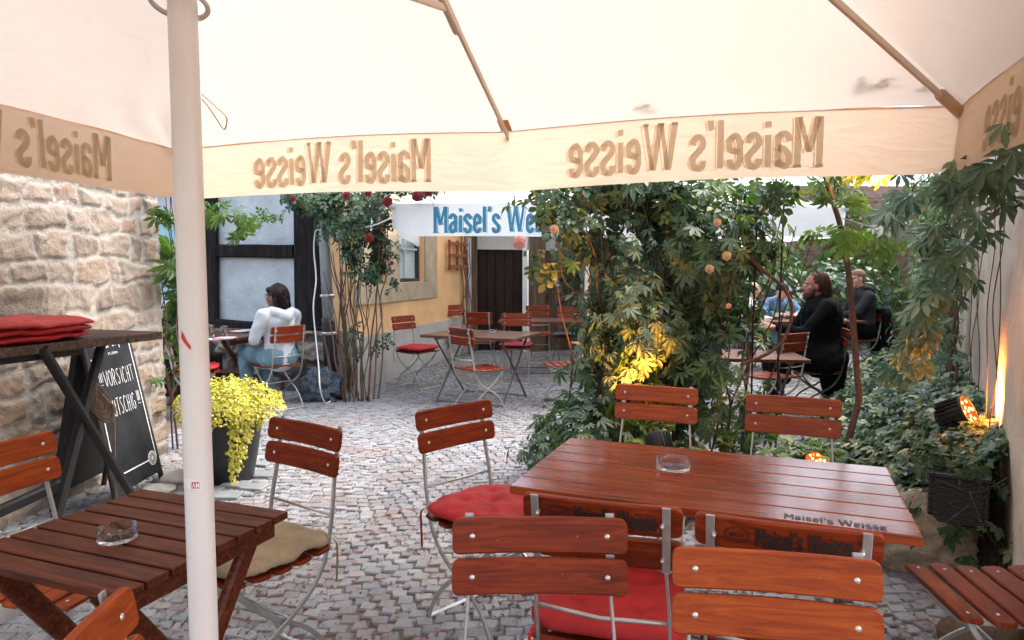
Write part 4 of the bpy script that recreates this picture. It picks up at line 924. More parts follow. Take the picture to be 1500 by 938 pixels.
# ================================================================== PARASOLS
def parasol(name, label, C2, corners, ze, apex, vh, sagv, mats, texts, rib_inner, pole_r, pole_loc, sides=(0, 1, 2, 3), flaps=True, seed=1, drop=0.0, midlift=0.0):
    """corners: four ground-plan points; side k goes from corner k to corner k+1"""
    mc, mv, mp, ml, mr, mpole = mats[:6]; mg = mats[6]
    t = thing(name, label, 'parasol', (pole_loc[0], pole_loc[1], 0))
    cs = [Vector((c[0], c[1], ze)) for c in corners]; ap = Vector((apex[0], apex[1], apex[2]))
    b = MB(); n = 44; m = 40
    def edge(k, s):   # s 0..1 along the side: slight inward scallop between corner, middle rib and corner
        a, c = cs[k], cs[(k + 1) % 4]; p = a.lerp(c, s); mid = (cs[0] + cs[2]) / 2
        q = abs(math.sin(2 * PI * s)) ; inn = (mid - p); inn.z = 0; inn.normalize(); return p + inn * 0.05 * q + Vector((0, 0, 0.02 * q + midlift * (1 - abs(2 * s - 1))))
    for k in range(4):
        base = len(b.v); vs = []; fs = []
        for i in range(m + 1):
            tt = i / m
            for j in range(2 * n + 1):
                s = j / (2 * n); e = edge(k, s); p = ap.lerp(e, tt)
                sg = -0.045 * math.sin(PI * tt) * abs(math.sin(2 * PI * s)); p.z += sg
                for cc_ in cs:   # gathered folds that fan out from every corner
                    dx_, dy_ = p.x - cc_.x, p.y - cc_.y; r_d = math.hypot(dx_, dy_)
                    if r_d < 1.1: p.z += .016 * (1 - r_d / 1.1) ** 1.5 * min(1, r_d / .12) * math.sin(17 * math.atan2(dy_, dx_) + 2 * math.sin(r_d * 5))
                p.z += .006 * math.sin(p.x * 4.1 + 2.2 * math.sin(p.y * 2.7)) * math.sin(PI * tt); vs.append(p)
        for i in range(m):
            for j in range(2 * n): a_ = i * (2 * n + 1) + j; fs.append((a_, a_ + 1, a_ + 2 * n + 2, a_ + 2 * n + 1))
        b.add(vs, fs, True)
    b.build('canopy', mc, t, True)
    def vpos(k, s, d, off=0.0):   # metres along side k, metres down, offset outward
        a, c = cs[k], cs[(k + 1) % 4]; L = (c - a).length; q = s / L; e = edge(k, q); D = (c - a).normalized(); out = Vector((D.y, -D.x, 0))
        mid = (cs[0] + cs[2]) / 2
        if out.dot(mid - e) > 0: out = -out
        wv = 0.010 * math.sin(s * 3.1 + seed + k * 2) + .006 * math.sin(s * 8.3 + seed); end = min(s, L - s)
        curl = (0.05 * max(0, 1 - end / .30) ** 2)
        return e + out * (wv * d / vh + off - curl * d / vh) + Vector((0, 0, -d))
    for k in sides:
        a, c = cs[k], cs[(k + 1) % 4]; L = (c - a).length; vs = []; fs = []; n2 = 70; m2 = 7
        for i in range(n2 + 1):
            s = L * i / n2; end = min(s, L - s); h = vh + sagv * math.sin(PI * i / n2)
            if flaps: h -= max(0, .09 - end) ** 2 / .09 * 1.3
            for j in range(m2 + 1): vs.append(vpos(k, s, h * j / m2))
        for i in range(n2):
            for j in range(m2): q = i * (m2 + 1) + j; fs.append((q, q + 1, q + m2 + 2, q + m2 + 1))
        v = MB().add(vs, fs, True); vo = v.build('valance', mv, t, True)
        e_ = MB(); e_.bar([vpos(k, L * i / 40, -.004, 0) for i in range(41)], .008, .008, Vector((0, 0, 1))); e_.build('hem', mv, vo, True)
        for (kk, s_start, width, hgt, dtop, side_, mirror) in texts:
            if kk != k: continue
            hs_ = .0675 * hgt
            for (w_, dx, dy, off, mt, nm) in ((0.128, .0, .0, .0014, mp, 'lettering'), (.030, hs_ + .0075, -.006, .0007, ml, 'lettering_shadow')):
                tb_ = MB(); sg = -1 if mirror else 1
                put_brand(tb_, "Maisel's Weisse", width, hgt, lambda x, y, l: vpos(k, s_start + sg * (x + dx), dtop + hgt - y - dy, off * side_ + l * side_), w_, 0); tb_.build(nm, mt, vo, True)
    # ribs and struts
    hub_z = ap.z - .12; run = Vector((pole_loc[0], pole_loc[1], rib_inner))
    ends = []
    for k in range(4): ends.append(edge(k, 0.0) + Vector((0, 0, -.03))); ends.append(edge(k, .5) + Vector((0, 0, -.02)))
    for i, e in enumerate(ends):
        h = Vector((pole_loc[0], pole_loc[1], hub_z)); d = (e - h); d.normalize()
        b = MB(); b.bar([h + d * .06, h.lerp(e, .5) + Vector((0, 0, -.03)), e + d * .02], .034, .016, Vector((0, 0, 1))); rb = b.build('rib', mr, t, True)
        j = h.lerp(e, .60) + Vector((0, 0, -.05)); b = MB(); b.bar([run + (j - run).normalized() * .05, j], .030, .016, Vector((0, 0, 1))); b.build('strut', mr, t, True)
        b = MB(); q = h.lerp(e, .60) + Vector((0, 0, -.035)); b.bar([q - d * .16, q, q + d * .16], .05, .028, Vector((0, 0, 1))); b.build('rib_bracket', mr, rb, True)
        if i % 2 == 0:
            b = MB(); b.tube([e - d * .22, e + d * .01], .026, 8); b.build('corner_sleeve', mv if name == 'parasol' else mc, t, True)
        else:
            b = MB(); cdir = Vector((-d.y, d.x, 0)).normalized(); b.add([e - d * .12 - cdir * .03, e - d * .12 + cdir * .035, e + cdir * .035 - d * .01, e - cdir * .03 - d * .01], [(0, 1, 2, 3)]); o = b.build('rib_pocket', M['rib_orange'] if name == 'parasol' else mc, t, True)
            o.data.transform(Matrix.Translation((0, 0, .022)))
    b = MB(); b.lathe([(pole_r, 0), (pole_r, 1.2), (pole_r * .985, 2.0), (pole_r * .98, hub_z + .1)], (pole_loc[0], pole_loc[1], 0), 40); po = b.build('pole', mpole, t, True)
    b = MB()
    for z in (rib_inner, hub_z): b.lathe([(pole_r, -.05), (pole_r + .035, -.045), (pole_r + .035, .045), (pole_r, .05)], (pole_loc[0], pole_loc[1], z), 28)
    b.build('rib_collar', mr, t, True)
    return t, vpos, cs, po, ends

# near parasol: corners from the measured edge height
ZE = 2.21
Lc = gz(258, 221, ZE); Rc = gz(1408, 157, ZE)
D = (Rc - Lc); D.z = 0; SW = D.length; D.normalize(); IN = Vector((D.y, -D.x, 0))       # towards the viewer
if IN.y > 0: IN = -IN
c0, c1 = Lc.copy(), Rc.copy(); c2 = Rc + IN * SW; c3 = Lc + IN * SW
PL = gy(283, 469, 1.40)
def on_side(P0, Dd, u, v):
    d = ray(u, v); nrm = Vector((-Dd.y, Dd.x, 0)); c = Vector((0, 0, CAM_H)); t = (P0 - c).dot(nrm) / d.dot(nrm); p = c + d * t; return (p - P0).dot(Dd), p.z
sA0 = on_side(c0, D, 633, 230)[0]; sA1 = on_side(c0, D, 371, 240)[0]; sB0 = on_side(c0, D, 1213, 200)[0]; sB1 = on_side(c0, D, 833, 215)[0]
# side 3 runs from corner 3 (near-left) to corner 0; side 1 from corner 1 towards the viewer
sL = on_side(c3, -IN, 163, 240)[0]; wL = sA0 - sA1
sR = on_side(c1, IN, 1448, 170)[0]
mid_c = (c0 + c2) / 2
par, vpos, cs_, pole_o, ends = parasol('parasol', 'big cream parasol overhead with thick pale pole and mirrored lettering on its hanging edge', None,
    [c0, c1, c2, c3], ZE, (PL.x * .6 + mid_c.x * .4, PL.y * .6 + mid_c.y * .4, 3.25), .315, .015,
    (M['canopy'], M['valance'], M['print_through'], M['print_through_light'], M['rib_paint'], M['pole_paint'], M['valance_gap']),
    [(0, sA0, wL, .245, .028, -1, True), (0, sB0, sB0 - sB1, .245, .028, -1, True), (3, sL, wL, .245, .028, -1, True), (1, sR + wL + .02, wL, .245, .028, -1, True)],
    2.14, .0283, (PL.x, PL.y))
# rope ring on the pole, tape scrap, sticker, tie strap
b = MB(); c = gy(266, 8, 1.40); pts = []
for k in range(28):
    a = 2 * PI * k / 28; pts.append(Vector((c.x + .052 * math.cos(a), PL.y - .010 + .052 * math.sin(a), c.z - .012 * math.sin(a))))
b.tube(pts, .0053, 10, True); b.build('winch_ring', M['pole_paint'], par, True)
def on_pole(u, v, off=.0006):
    d = ray(u, v); o = Vector((0, 0, CAM_H)); ox, oy = o.x - PL.x, o.y - PL.y; r0 = .0283 + off
    A_ = d.x ** 2 + d.y ** 2; B2 = 2 * (ox * d.x + oy * d.y); C_ = ox * ox + oy * oy - r0 * r0; disc = B2 * B2 - 4 * A_ * C_
    t = (-B2 - math.sqrt(max(disc, 0))) / (2 * A_); return o + d * t
b = MB(); st = [(266, 484), (270, 492), (274, 500), (280, 508)]; up_ = [(265, 495), (270, 503), (275, 509), (279, 513)]
vs = [on_pole(*p) for p in st] + [on_pole(*p) for p in up_]; b.add(vs, [(i, i + 1, 5 + i, 4 + i) for i in range(3)]); b.build('red_tape_scrap', M['red_paint'], par, True)
b = MB(); gu = [270, 276, 282, 288, 295]; b.add([on_pole(u, 700 + (u - 270) * .22) for u in gu] + [on_pole(u, 716 + (u - 270) * .12) for u in gu], [(i, i + 1, 6 + i, 5 + i) for i in range(4)]); sk = b.build('sticker', M['paper'], par, True)
b = MB(); gu = [280.5, 284, 288, 292.5]; b.add([on_pole(u, 706.5, .0012) for u in gu] + [on_pole(u, 716, .0012) for u in gu], [(i, i + 1, 5 + i, 4 + i) for i in range(3)]); b.build('sticker_panel', M['red_paint'], sk, True)
b = MB(); put_text(b, 'AM', 11, 8, lambda x, y: on_pole(281 + x, 715.3 - y, .0018), .01); b.build('sticker_lettering', M['paper'], sk, True)
b = MB(); pts = [gy(u, v, 3.2) for (u, v) in ((296, 138), (314, 155), (330, 170), (332, 180), (328, 190), (318, 176), (306, 158), (296, 146))]; b.bar(smooth_path(pts, 4), .012, .003, Vector((0, 1, 0))); b.build('tie_strap', M['valance'], par, True)
# leaves resting on top of the canopy
P = []; 
def canopy_pt(u, v):
    d = ray(u, v); o = Vector((0, 0, CAM_H)); ap = Vector((PL.x * .6 + mid_c.x * .4, PL.y * .6 + mid_c.y * .4, 3.25)); n_ = (c1 - c0).cross(ap - c0); t = (c0 - o).dot(n_) / d.dot(n_); return o + d * t
for (u, v) in ((945, 160), (955, 158), (965, 163), (938, 163), (1262, 122), (1272, 128), (1290, 126), (1305, 120), (1283, 135), (1265, 136), (1300, 134), (1316, 130), (1345, 138), (1352, 132), (950, 165)):
    p = canopy_pt(u, v); P.append((p.x, p.y, p.z + .045))
n = len(P); o = place_leaves('fallen_leaf_cluster', 'palm', np.array(P), np.tile([0, -.5, 1.0], (n, 1)) + rng.normal(0, .2, (n, 3)), rng.normal(0, 1, (n, 3)), rng.uniform(.035, .06, n), np.full(n, .3), M['leaf_dark'])
tag(o, kind='stuff', label='creeper leaves lying on top of the cream parasol showing through it', cat='fallen leaves')

# white parasol behind
za = 2.12
wl = gy(574, 304, 7.2); wr = gy(1240, 300, 7.4); wl.z = wr.z = za
Dw = wr - wl; Dw.z = 0; WW = Dw.length; Dn = Dw.normalized(); INw = Vector((-Dn.y, Dn.x, 0))
wc = [wl, wr, wr + INw * WW, wl + INw * WW]; cmid = (wc[0] + wc[2]) / 2
def sW(u, v): return on_side(wl, Dn, u, v)[0]
wp, _, _, _, _ = parasol('white_parasol', 'white parasol with blue lettering shading the tables in front of the dark doorway', None, wc, za, (cmid.x, cmid.y, 2.95), .33, .02,
    (M['white_canopy'], M['white_canopy'], M['print_blue'], M['print_blue_light'], M['rib_paint'], M['pole_paint'], M['white_canopy']),
    [(0, sW(632, 330), 1.42, .27, .03, 1, False), (0, sW(935, 330), 1.42, .27, .03, 1, False)], 2.1, .035, (cmid.x, cmid.y), seed=3)

# white cable from the rose bush to the parasol
b = MB(); pts = [gy(572, 320, 7.15), gy(545, 331, 7.2), gy(505, 337, 7.3), gy(468, 336, 7.4), gy(461, 345, 7.45), gy(460, 370, 7.45), gy(463, 410, 7.4), gy(459, 450, 7.3), gy(463, 500, 7.2), gy(467, 540, 7.1), gy(469, 570, 7.0), gz(476, 590, .02), gz(484, 588, .02)]
b.tube(smooth_path(pts, 5), .0075, 8); tag(b.build('hanging_cable', M['cable_white'], world=True), 'white cable dangling past the black beam down to the rubbish bag', 'cable')
b = MB(); pts = [gy(1495, 300, 3.0), gy(1385, 340, 4.4), gy(1290, 336, 6.0), gy(1235, 320, 7.2)]; b.tube(smooth_path(pts, 6), .006, 6); tag(b.build('guy_wire', M['cable_black'], world=True), 'thin black wire running from the wall creeper to the white parasol', 'wire')

# ================================================================== CHAIRS
def make_chair(wood, steel, lettering=False):
    t = thing('folding_chair', 'slatted folding chair', 'chair')
    b = MB(); m = 9
    for (zc, yc) in ((.829, -.247), (.739, -.231)):
        out = rrect(.40, .083, .018, 4); vs = []
        tilt = Matrix.Rotation(R(10), 3, 'X')
        # curved plank: columns along x
        xs_ = [-.2, -.1985, -.195, -.190, -.184, -.14, -.09, -.045, 0, .045, .09, .14, .184, .190, .195, .1985, .2]; cols = len(xs_) - 1
        for x in xs_:
            bow = -.014 * (1 - (x / .2) ** 2)
            e = max(0, abs(x) - .184); hh = .0405 - (0.016 - math.sqrt(max(0, .016 ** 2 - e ** 2))); 
            prof = [(-.009, -hh + .004), (-.005, -hh), (.005, -hh), (.009, -hh + .004), (.009, hh - .004), (.005, hh), (-.005, hh), (-.009, hh - .004)]
            for (py, pz) in prof: q = tilt @ Vector((0, py, pz)); vs.append(Vector((x, yc + .012 + bow + q.y, zc + q.z)))
        fs = []
        for i in range(cols):
            for k in range(8): l = (k + 1) % 8; fs.append((i * 8 + k, i * 8 + l, (i + 1) * 8 + l, (i + 1) * 8 + k))
        fs.append(tuple(range(8))[::-1]); fs.append(tuple(cols * 8 + k for k in range(8))); b.add(vs, fs, False)
    bk = b.build('backrest', wood, t)
    for (zc, yc) in ((.829, -.247), (.739, -.231)):
        for x in (-.155, .155):
            b = MB(); b.ell((x, yc + .012, zc), (.0078, .0065, .0078), 12, 7); b.add(*[[(x - .002, yc - .02, zc), (x + .002, yc - .02, zc), (x, yc + .01, zc)], [(0, 1, 2)]]); b.ell((x, yc - .016, zc - .003), (.006, .016, .006), 8, 7); b.build('rivet', M['rivet'], bk)
    if lettering:
        b = MB(); put_brand(b, "Maisel's Weisse", .205, .046, lambda x, y, l: Vector((-.065 + x, -.2572 - .014 * (1 - ((-.065 + x) / .2) ** 2) + .012 - (y - .023) * .17 - .0028 + .0025 - l, .806 + y)), .15)
        for k in range(24):
            a0, a1 = 2 * PI * k / 24, 2 * PI * (k + 1) / 24
            for (r0, r1) in ((.0255, .0285),):
                f = lambda a, r: Vector((-.105 + r * math.cos(a), -.2555 - .0105 + .012 - r * math.sin(a) * .1 - .0035, .829 + r * .72 * math.sin(a))); b.add([f(a0, r0), f(a1, r0), f(a1, r1), f(a0, r1)], [(0, 1, 2, 3)])
        put_text(b, "Maisel", .034, .010, lambda x, y: Vector((-.122 + x, -.2580 - .0105 + .012 - .0005, .824 + y)), .02)
        b.build('lettering', M['print_dark'], bk)
    b = MB()
    for i in range(5):
        y = -.158 + i * .082; z = .452 - .010 * math.sin(PI * (i / 4)) - (.008 if i == 4 else 0); w = .40 - (.03 if i == 4 else 0)
        M4 = Matrix.Translation((0, y, z)) @ Matrix.Rotation(R((-6, -3, 0, 3, 8)[i]), 4, 'X'); b.prism(rrect(w, .070, .020, 4), .016, M4, 0, .004)
    se = b.build('seat', wood, t)
    for i in range(5):
        for x in (-.15, .15): b = MB(); b.ell((x, -.158 + i * .082, .4605 - .010 * math.sin(PI * (i / 4)) - (.006 if i == 4 else 0)), (.006, .006, .003), 8, 4); b.build('rivet', M['rivet'], se)
    side = [(-.268, .872), (-.255, .80), (-.238, .70), (-.218, .58), (-.200, .48), (-.176, .40), (-.125, .325), (-.045, .265), (.050, .215), (.125, .15), (.172, .07), (.19, .006)]
    leg = [(.168, .436), (.140, .385), (.075, .315), (-.01, .25), (-.10, .19), (-.175, .11), (-.215, .04), (-.225, .006)]
    for x in (-.172, .172):
        b = MB(); p = smooth_path([(x + (.0 if z < .7 else -math.copysign(.008, x)), y, z) for (y, z) in side], 3)
        up = [Vector((1, 0, 0))] * len(p)
        # flat bar: broad face to the back at the top, turned edge-on below
        b.bar(p[:7], .020, .006, Vector((1, 0, 0))); b.bar(p[6:], .0075, .018, Vector((1, 0, 0))); b.build('side_bar', steel, t)
        xi = x * .88; b = MB(); p = smooth_path([(xi, y, z) for (y, z) in leg], 3); b.bar(p, .0075, .018, Vector((1, 0, 0))); b.build('leg', steel, t)
    b = MB(); b.tube([(-.172, -.214, .56), (0, -.226, .553), (.172, -.214, .56)], .0055, 8); b.build('back_crossbar', steel, t)
    b = MB(); b.bar([(-.175, .19, .006), (.175, .19, .006)], .012, .022, Vector((0, 0, 1))); b.build('front_foot_bar', steel, t)
    b = MB(); b.bar([(-.155, -.225, .006), (.155, -.225, .006)], .012, .022, Vector((0, 0, 1))); b.build('rear_foot_bar', steel, t)
    b = MB()
    for x in (-.16, .16): b.bar([(x, -.186, .438), (x, .02, .428), (x, .17, .434)], .016, .006, Vector((0, 0, 1)))
    b.bar([(-.16, -.10, .431), (.16, -.10, .431)], .014, .005, Vector((0, 0, 1))); b.bar([(-.16, .10, .428), (.16, .10, .428)], .014, .005, Vector((0, 0, 1)))
    b.build('seat_frame', steel, t); b = MB(); b.tube([(-.17, -.02, .262), (.17, -.02, .262)], .005, 8); b.build('hinge_rod', steel, t)
    return t
proto_a = make_chair(M['lacquer'], M['steel'])
proto_b = make_chair(M['lacquer_bright'], M['steel'])
proto_c = make_chair(M['lacquer'], M['steel'], True)
proto_d = make_chair(M['lacquer'], M['steel_dark'])
used = set(); CH = {}
def chair(key, cx, cy, fx_, fy_, proto, label, group):
    if id(proto) in used: c = copy_tree(proto)
    else: used.add(id(proto)); c = proto
    c.location = (cx, cy, 0); c.rotation_euler = (0, 0, math.atan2(-fx_, fy_)); c['label'] = label; c['group'] = group; CH[key] = c; return c
def chair_by_back(key, u0, v0, u1, v1, front, proto, label, group):
    """from the two top ends of the backrest in the photo; front = True when its sitter side faces the camera"""
    p0, p1 = gz(u0, v0, .868), gz(u1, v1, .868); d = p1 - p0; d.z = 0; d.normalize(); f = Vector((d.y, -d.x, 0))   # d points to the image right; f = towards the camera side
    if not front: f = -f
    c = (p0 + p1) / 2 + f * .25; return chair(key, c.x, c.y, f.x, f.y, proto, label, group)
gN, gF, gB = 'folding chairs round the glossy table', 'folding chairs round the far tables', 'folding chairs where guests sit'
gS = 'folding chairs round the small slatted table'
chair_by_back('A', 665, 758, 916, 759, True, proto_a, 'dark red-brown chair facing us squarely, back to back with the red-cushioned lettered chair', gN)
chair_by_back('B', 768, 722, 997, 746, False, proto_c, 'chair with red cushion and dark lettering on its back, tucked at the glossy table', gN)
chair_by_back('C', 1029, 752, 1284, 782, False, copy_tree(proto_c), 'cushionless chair with dark lettering on its back, tucked at the glossy table', gN)
chair_by_back('D', 990, 800, 1283, 820, True, proto_b, 'orange-brown chair with chipped edges, in front of the cushionless lettered chair', gN)
chair_by_back('E', 616, 602, 708, 586, True, copy_tree(proto_a), 'chair with red cushion at the end of the glossy table, facing along it', gN)
chair_by_back('I', 903, 562, 1024, 570, True, copy_tree(proto_b), 'orange-brown chair across the glossy table, in front of the glowing yellow leaves', gN)
chair_by_back('J', 1094, 577, 1232, 586, True, copy_tree(proto_b), 'orange-brown chair across the glossy table, next to the slender tree trunk', gN)
chair('K', 1.50, 2.03, -1, .12, copy_tree(proto_a), 'chair whose bare slatted seat shows below the boulder at the wall', gN)
chair_by_back('F', 400, 610, 503, 630, True, copy_tree(proto_a), 'chair with crumpled beige cushion beside the small slatted table', gS)
chair_by_back('G', -90, 672, 66, 632, True, copy_tree(proto_b), 'chair with orange reflection put into its wood, between the white bucket and the small slatted table', gS)  # brighter wood copy holds the orange reflection of its slats
chair_by_back('H', -30, 1080, 181, 853, True, copy_tree(proto_b), 'chair of which only the upright backrest with orange reflection put into its wood shows before the small slatted table', gS)  # reflection on this backrest is likewise put in as brighter wood
pa, pb, pc_, pd = proto_a, proto_b, proto_c, proto_d
chair('L', -1.16, 8.35, .80, -.55, copy_tree(pa), 'chair with bright red cushion standing alone by the orange house plinth', gF)
chair('M', -.33, 6.85, .75, .66, copy_tree(pc_), 'bare chair at the dark ashtray table, its back turned towards us', gF)
chair('N', -.85, 10.9, .55, -.83, copy_tree(pa), 'small chair against the orange wall right below the trellis', gF)
chair('O', -.42, 9.45, .2, .98, copy_tree(pa), 'chair with its back to us between trellis and dark doorway', gF)
chair('P', .05, 8.75, -.05, -1, copy_tree(pa), 'chair with dark red cushion facing us behind the dark ashtray table', gF)
chair('Q', .42, 10.7, 0, -1, copy_tree(pa), 'higher chair facing us in front of the white door frame', gF)
chair('R', .82, 10.2, -.3, -1, pd, 'chair with grey cushion by the weathered post, half behind the thicket', gF)
chair('R2', 1.0, 8.9, -.9, -.3, copy_tree(pd), 'dark-framed chair with beige cushion beside the thicket', gF)
chair('S', .55, 7.2, -1, -.1, copy_tree(pa), 'bright-legged chair whose backrest disappears into the thicket', gF)
chair('W', -2.47, 7.12, -.77, .64, copy_tree(pa), 'chair carrying the woman in the pale hoodie', gB)
chair('V', -3.12, 6.7, .92, .38, copy_tree(pa), 'chair with red cushion half hidden behind the parasol pole', gB)
chair('X', 3.02, 6.75, -.98, .15, copy_tree(pd), 'dark-framed chair under the man in the black coat', gB)
chair('U', 2.43, 6.35, -.5, .86, copy_tree(pa), 'empty chair in front of the man in the black coat', gB)
chair('Y', 5.02, 9.85, -1, .1, copy_tree(pa), 'chair under the man in the charcoal hoodie', gB)
chair('Z', 3.72, 8.75, .05, 1, copy_tree(pa), 'empty chair before the bottle table, its red-brown back seen through the hoop', gB)

chair('R3', 1.02, 9.75, -1, .1, copy_tree(pa), 'chair at the far end of the reddish table, touching the thicket leaves', gF)

def cushion(key, mat, label, w=.40, d=.39, h=.052, dy=.0, seed=0, rough=0.012, strap=True):
    r_ = np.random.default_rng(seed); n = 40; b = MB(); vs = []; fs = []
    for side_ in (1, -1):
        for i in range(n + 1):
            for j in range(n + 1):
                u = -1 + 2 * i / n; v = -1 + 2 * j / n
                # map the square to a rounded square
                k = max(abs(u), abs(v)); q = (abs(u) ** 5 + abs(v) ** 5) ** .2 + 1e-9; s = k / q if k > 0 else 1
                x, y = u * s * w / 2, v * s * d / 2
                e = max(0, 1 - k ** 4) ** .5
                tf = 1.0
                for (a, c) in ((.45, .45), (-.45, .45), (.45, -.45), (-.45, -.45), (0, 0)): tf -= .42 * math.exp(-((u - a) ** 2 + (v - c) ** 2) / .02)
                z = side_ * h / 2 * e * (tf if side_ > 0 else .8)
                vs.append([x, y, z])
    V = np.array(vs); V[:, 2] += rough * (fbm(V[:, 0] * 14 + 5, V[:, 1] * 14 + 5, seed) - .47) * 2.2
    N1 = (n + 1) ** 2
    for s_ in range(2):
        for i in range(n):
            for j in range(n):
                a = s_ * N1 + i * (n + 1) + j; f = (a, a + n + 1, a + n + 2, a + 1); fs.append(f if s_ == 0 else f[::-1])
    o = b.add(V, fs, True).build('seat_cushion', M[mat])
    bm = bmesh.new(); bm.from_mesh(o.data); bmesh.ops.remove_doubles(bm, verts=bm.verts, dist=.0008); bm.to_mesh(o.data); bm.free()
    o.data.polygons.foreach_set('use_smooth', [True] * len(o.data.polygons))
    c = CH[key]; o.location = c.location + Vector((0, dy, .462 + h * .45)); o.rotation_euler = (0, 0, c.rotation_euler.z + .06 * (seed % 3 - 1))
    if strap:
        for sx in (-1, 1):
            b = MB(); b.bar(smooth_path([(sx * .17, -.17, 0), (sx * .19, -.215, -.02), (sx * .185, -.225, -.09), (sx * .19, -.215, -.17)], 4), .010, .002, Vector((1, 0, 0))); b.build('tie', M[mat], o)
    return tag(o, label, 'cushion', 'seat cushions')
cushion('B', 'red_cloth', 'red cushion on the chair tucked at the glossy table', .43, .41, .075, 0, 1)
cushion('E', 'red_cloth', 'red cushion jutting out beside the end of the glossy table', .43, .41, .07, 0, 2)
cushion('F', 'beige_cloth', 'crumpled beige cushion on the chair beside the slatted table', .44, .42, .055, 0, 4, .028)
cushion('L', 'red_cloth', 'bright red cushion on the chair by the orange house', .44, .42, .06, 0, 5)
cushion('P', 'dark_red_cloth', 'dark red cushion on the chair behind the ashtray table', .42, .40, .055, 0, 6)
cushion('R', 'grey_cloth', 'flat grey cushion near the weathered post', .42, .40, .04, 0, 7)
cushion('R2', 'beige_cloth', 'flat beige cushion on the dark-framed chair beside the thicket', .42, .40, .04, 0, 8)
cushion('V', 'red_cloth', 'red cushion peeping out behind the parasol pole', .44, .42, .05, 0, 9)

# ================================================================== TABLES
def table(label, cx, cy, rot, L, W, nb, h, mat, leg='metal', gap=.004, th=.024, group=None, legmat='steel_dark', name='table', bev=.003, rim=False):
    t = thing(name, label, 'table', (cx, cy, 0), rot, group); b = MB(); w = (W - gap * (nb - 1)) / nb
    for i in range(nb):
        y = -W / 2 + w / 2 + i * (w + gap); jx = random.uniform(-.002, .002)
        b.rbox((jx, y, h - th / 2), (L, w, th), None, bev)
    top = b.build('tabletop', M[mat], t)
    if leg == 'metal':
        for x in (-L * .36, L * .36):
            for s_ in (-1, 1):
                b = MB(); b.bar([(x + s_ * .006, s_ * W * .40, h - th - .02), (x + s_ * .006, -s_ * W * .42, .008)], .024, .008, Vector((1, 0, 0))); b.build('leg', M[legmat], t)
        b = MB()
        for x in (-L * .36, L * .36): b.box((x, 0, h - th - .013), (.03, W * .86, .024))
        for y in (-W * .40, W * .42): b.bar([(-L * .36, y, .02), (L * .36, y, .02)], .012, .012, Vector((0, 0, 1)))
        b.build('frame', M[legmat], t)
    else:
        b = MB()
        for x in (-L * .40, L * .40): b.rbox((x, 0, h - th - .029), (.035, W * .96, .055), None, .004)
        b.rbox((0, W * .44, h - th - .029), (L * .74, .028, .05), None, .004)
        b.build('apron', M[mat], t)
        for x in (-L * .33, L * .33):
            for s_ in (-1, 1):
                b = MB(); b.bar([(x + s_ * .018, s_ * W * .42, h - th - .01), (x + s_ * .018, -s_ * W * .46, .0)], .055, .030, Vector((0, 1, 0))); b.build('leg', M[mat], t)
        b = MB(); b.rbox((0, 0, h * .45), (L * .66, .03, .04), None, .004); b.build('stretcher', M[mat], t)
    return t, top
# glossy table
q = [gz(828, 641, .745), gz(757, 712, .745), gz(1347, 790, .745), gz(1300, 683, .745)]
cx, cy = sum(p.x for p in q) / 4, sum(p.y for p in q) / 4
dl = ((q[2] - q[1]) + (q[3] - q[0])) / 2; rot = math.atan2(dl.y, dl.x); LT_ = dl.length; WT_ = (((q[0] - q[1]) + (q[3] - q[2])) / 2).length
print('glossy', cx, cy, math.degrees(rot), LT_, WT_)
TG, TGt = table('big glossy red-brown plank table with a glass ashtray, chairs on both sides', cx, cy, rot, LT_ * 1.005, .68, 6, .745, 'table_gloss', 'metal', .006, .028, None, 'steel_dark', 'table', .003)
b = MB(); put_brand(b, "Maisel's Weisse", .26, .036, lambda x, y, l: Vector((LT_ / 2 - .335 + x, -.335 + .012 + y, .7462 + l)), .17); b.build('lettering', M['print_dark'], TGt)
# small slatted table
TS, TSt = table('small dark-stained slatted wooden table carrying a dirty glass ashtray', -1.015, 1.785, math.atan2(-.21, .555), .57, .55, 8, .74, 'table_brown', 'wood', .011, .022, None, name='table', bev=.003)
# tables in the back
table('dark table with tiny glasses in front of the dark doorway', -.33, 7.5, R(-24), 1.10, .80, 6, .74, 'table_dark', 'metal', .003, .03, 'dark tables at the back')
table('reddish table under the white parasol near the doorway', .42, 9.6, R(-3), 1.2, .7, 6, .74, 'table_dark', 'metal', .003, .03, 'dark tables at the back')
table('table with plates and drinking glasses in front of the seated woman', -3.28, 7.45, R(-12), 1.05, .7, 6, .74, 'table_dark', 'wood', .004, .03, 'dark tables at the back')
table('bare table beside the thicket, before the empty chair', 2.02, 6.0, R(-8), 1.0, .7, 6, .70, 'table_dark', 'metal', .004, .03, 'dark tables at the back')
table('table with bottles between the man in the cap and the man in charcoal hoodie', 4.1, 9.65, R(4), 1.5, .75, 6, .74, 'table_dark', 'metal', .004, .03, 'dark tables at the back')

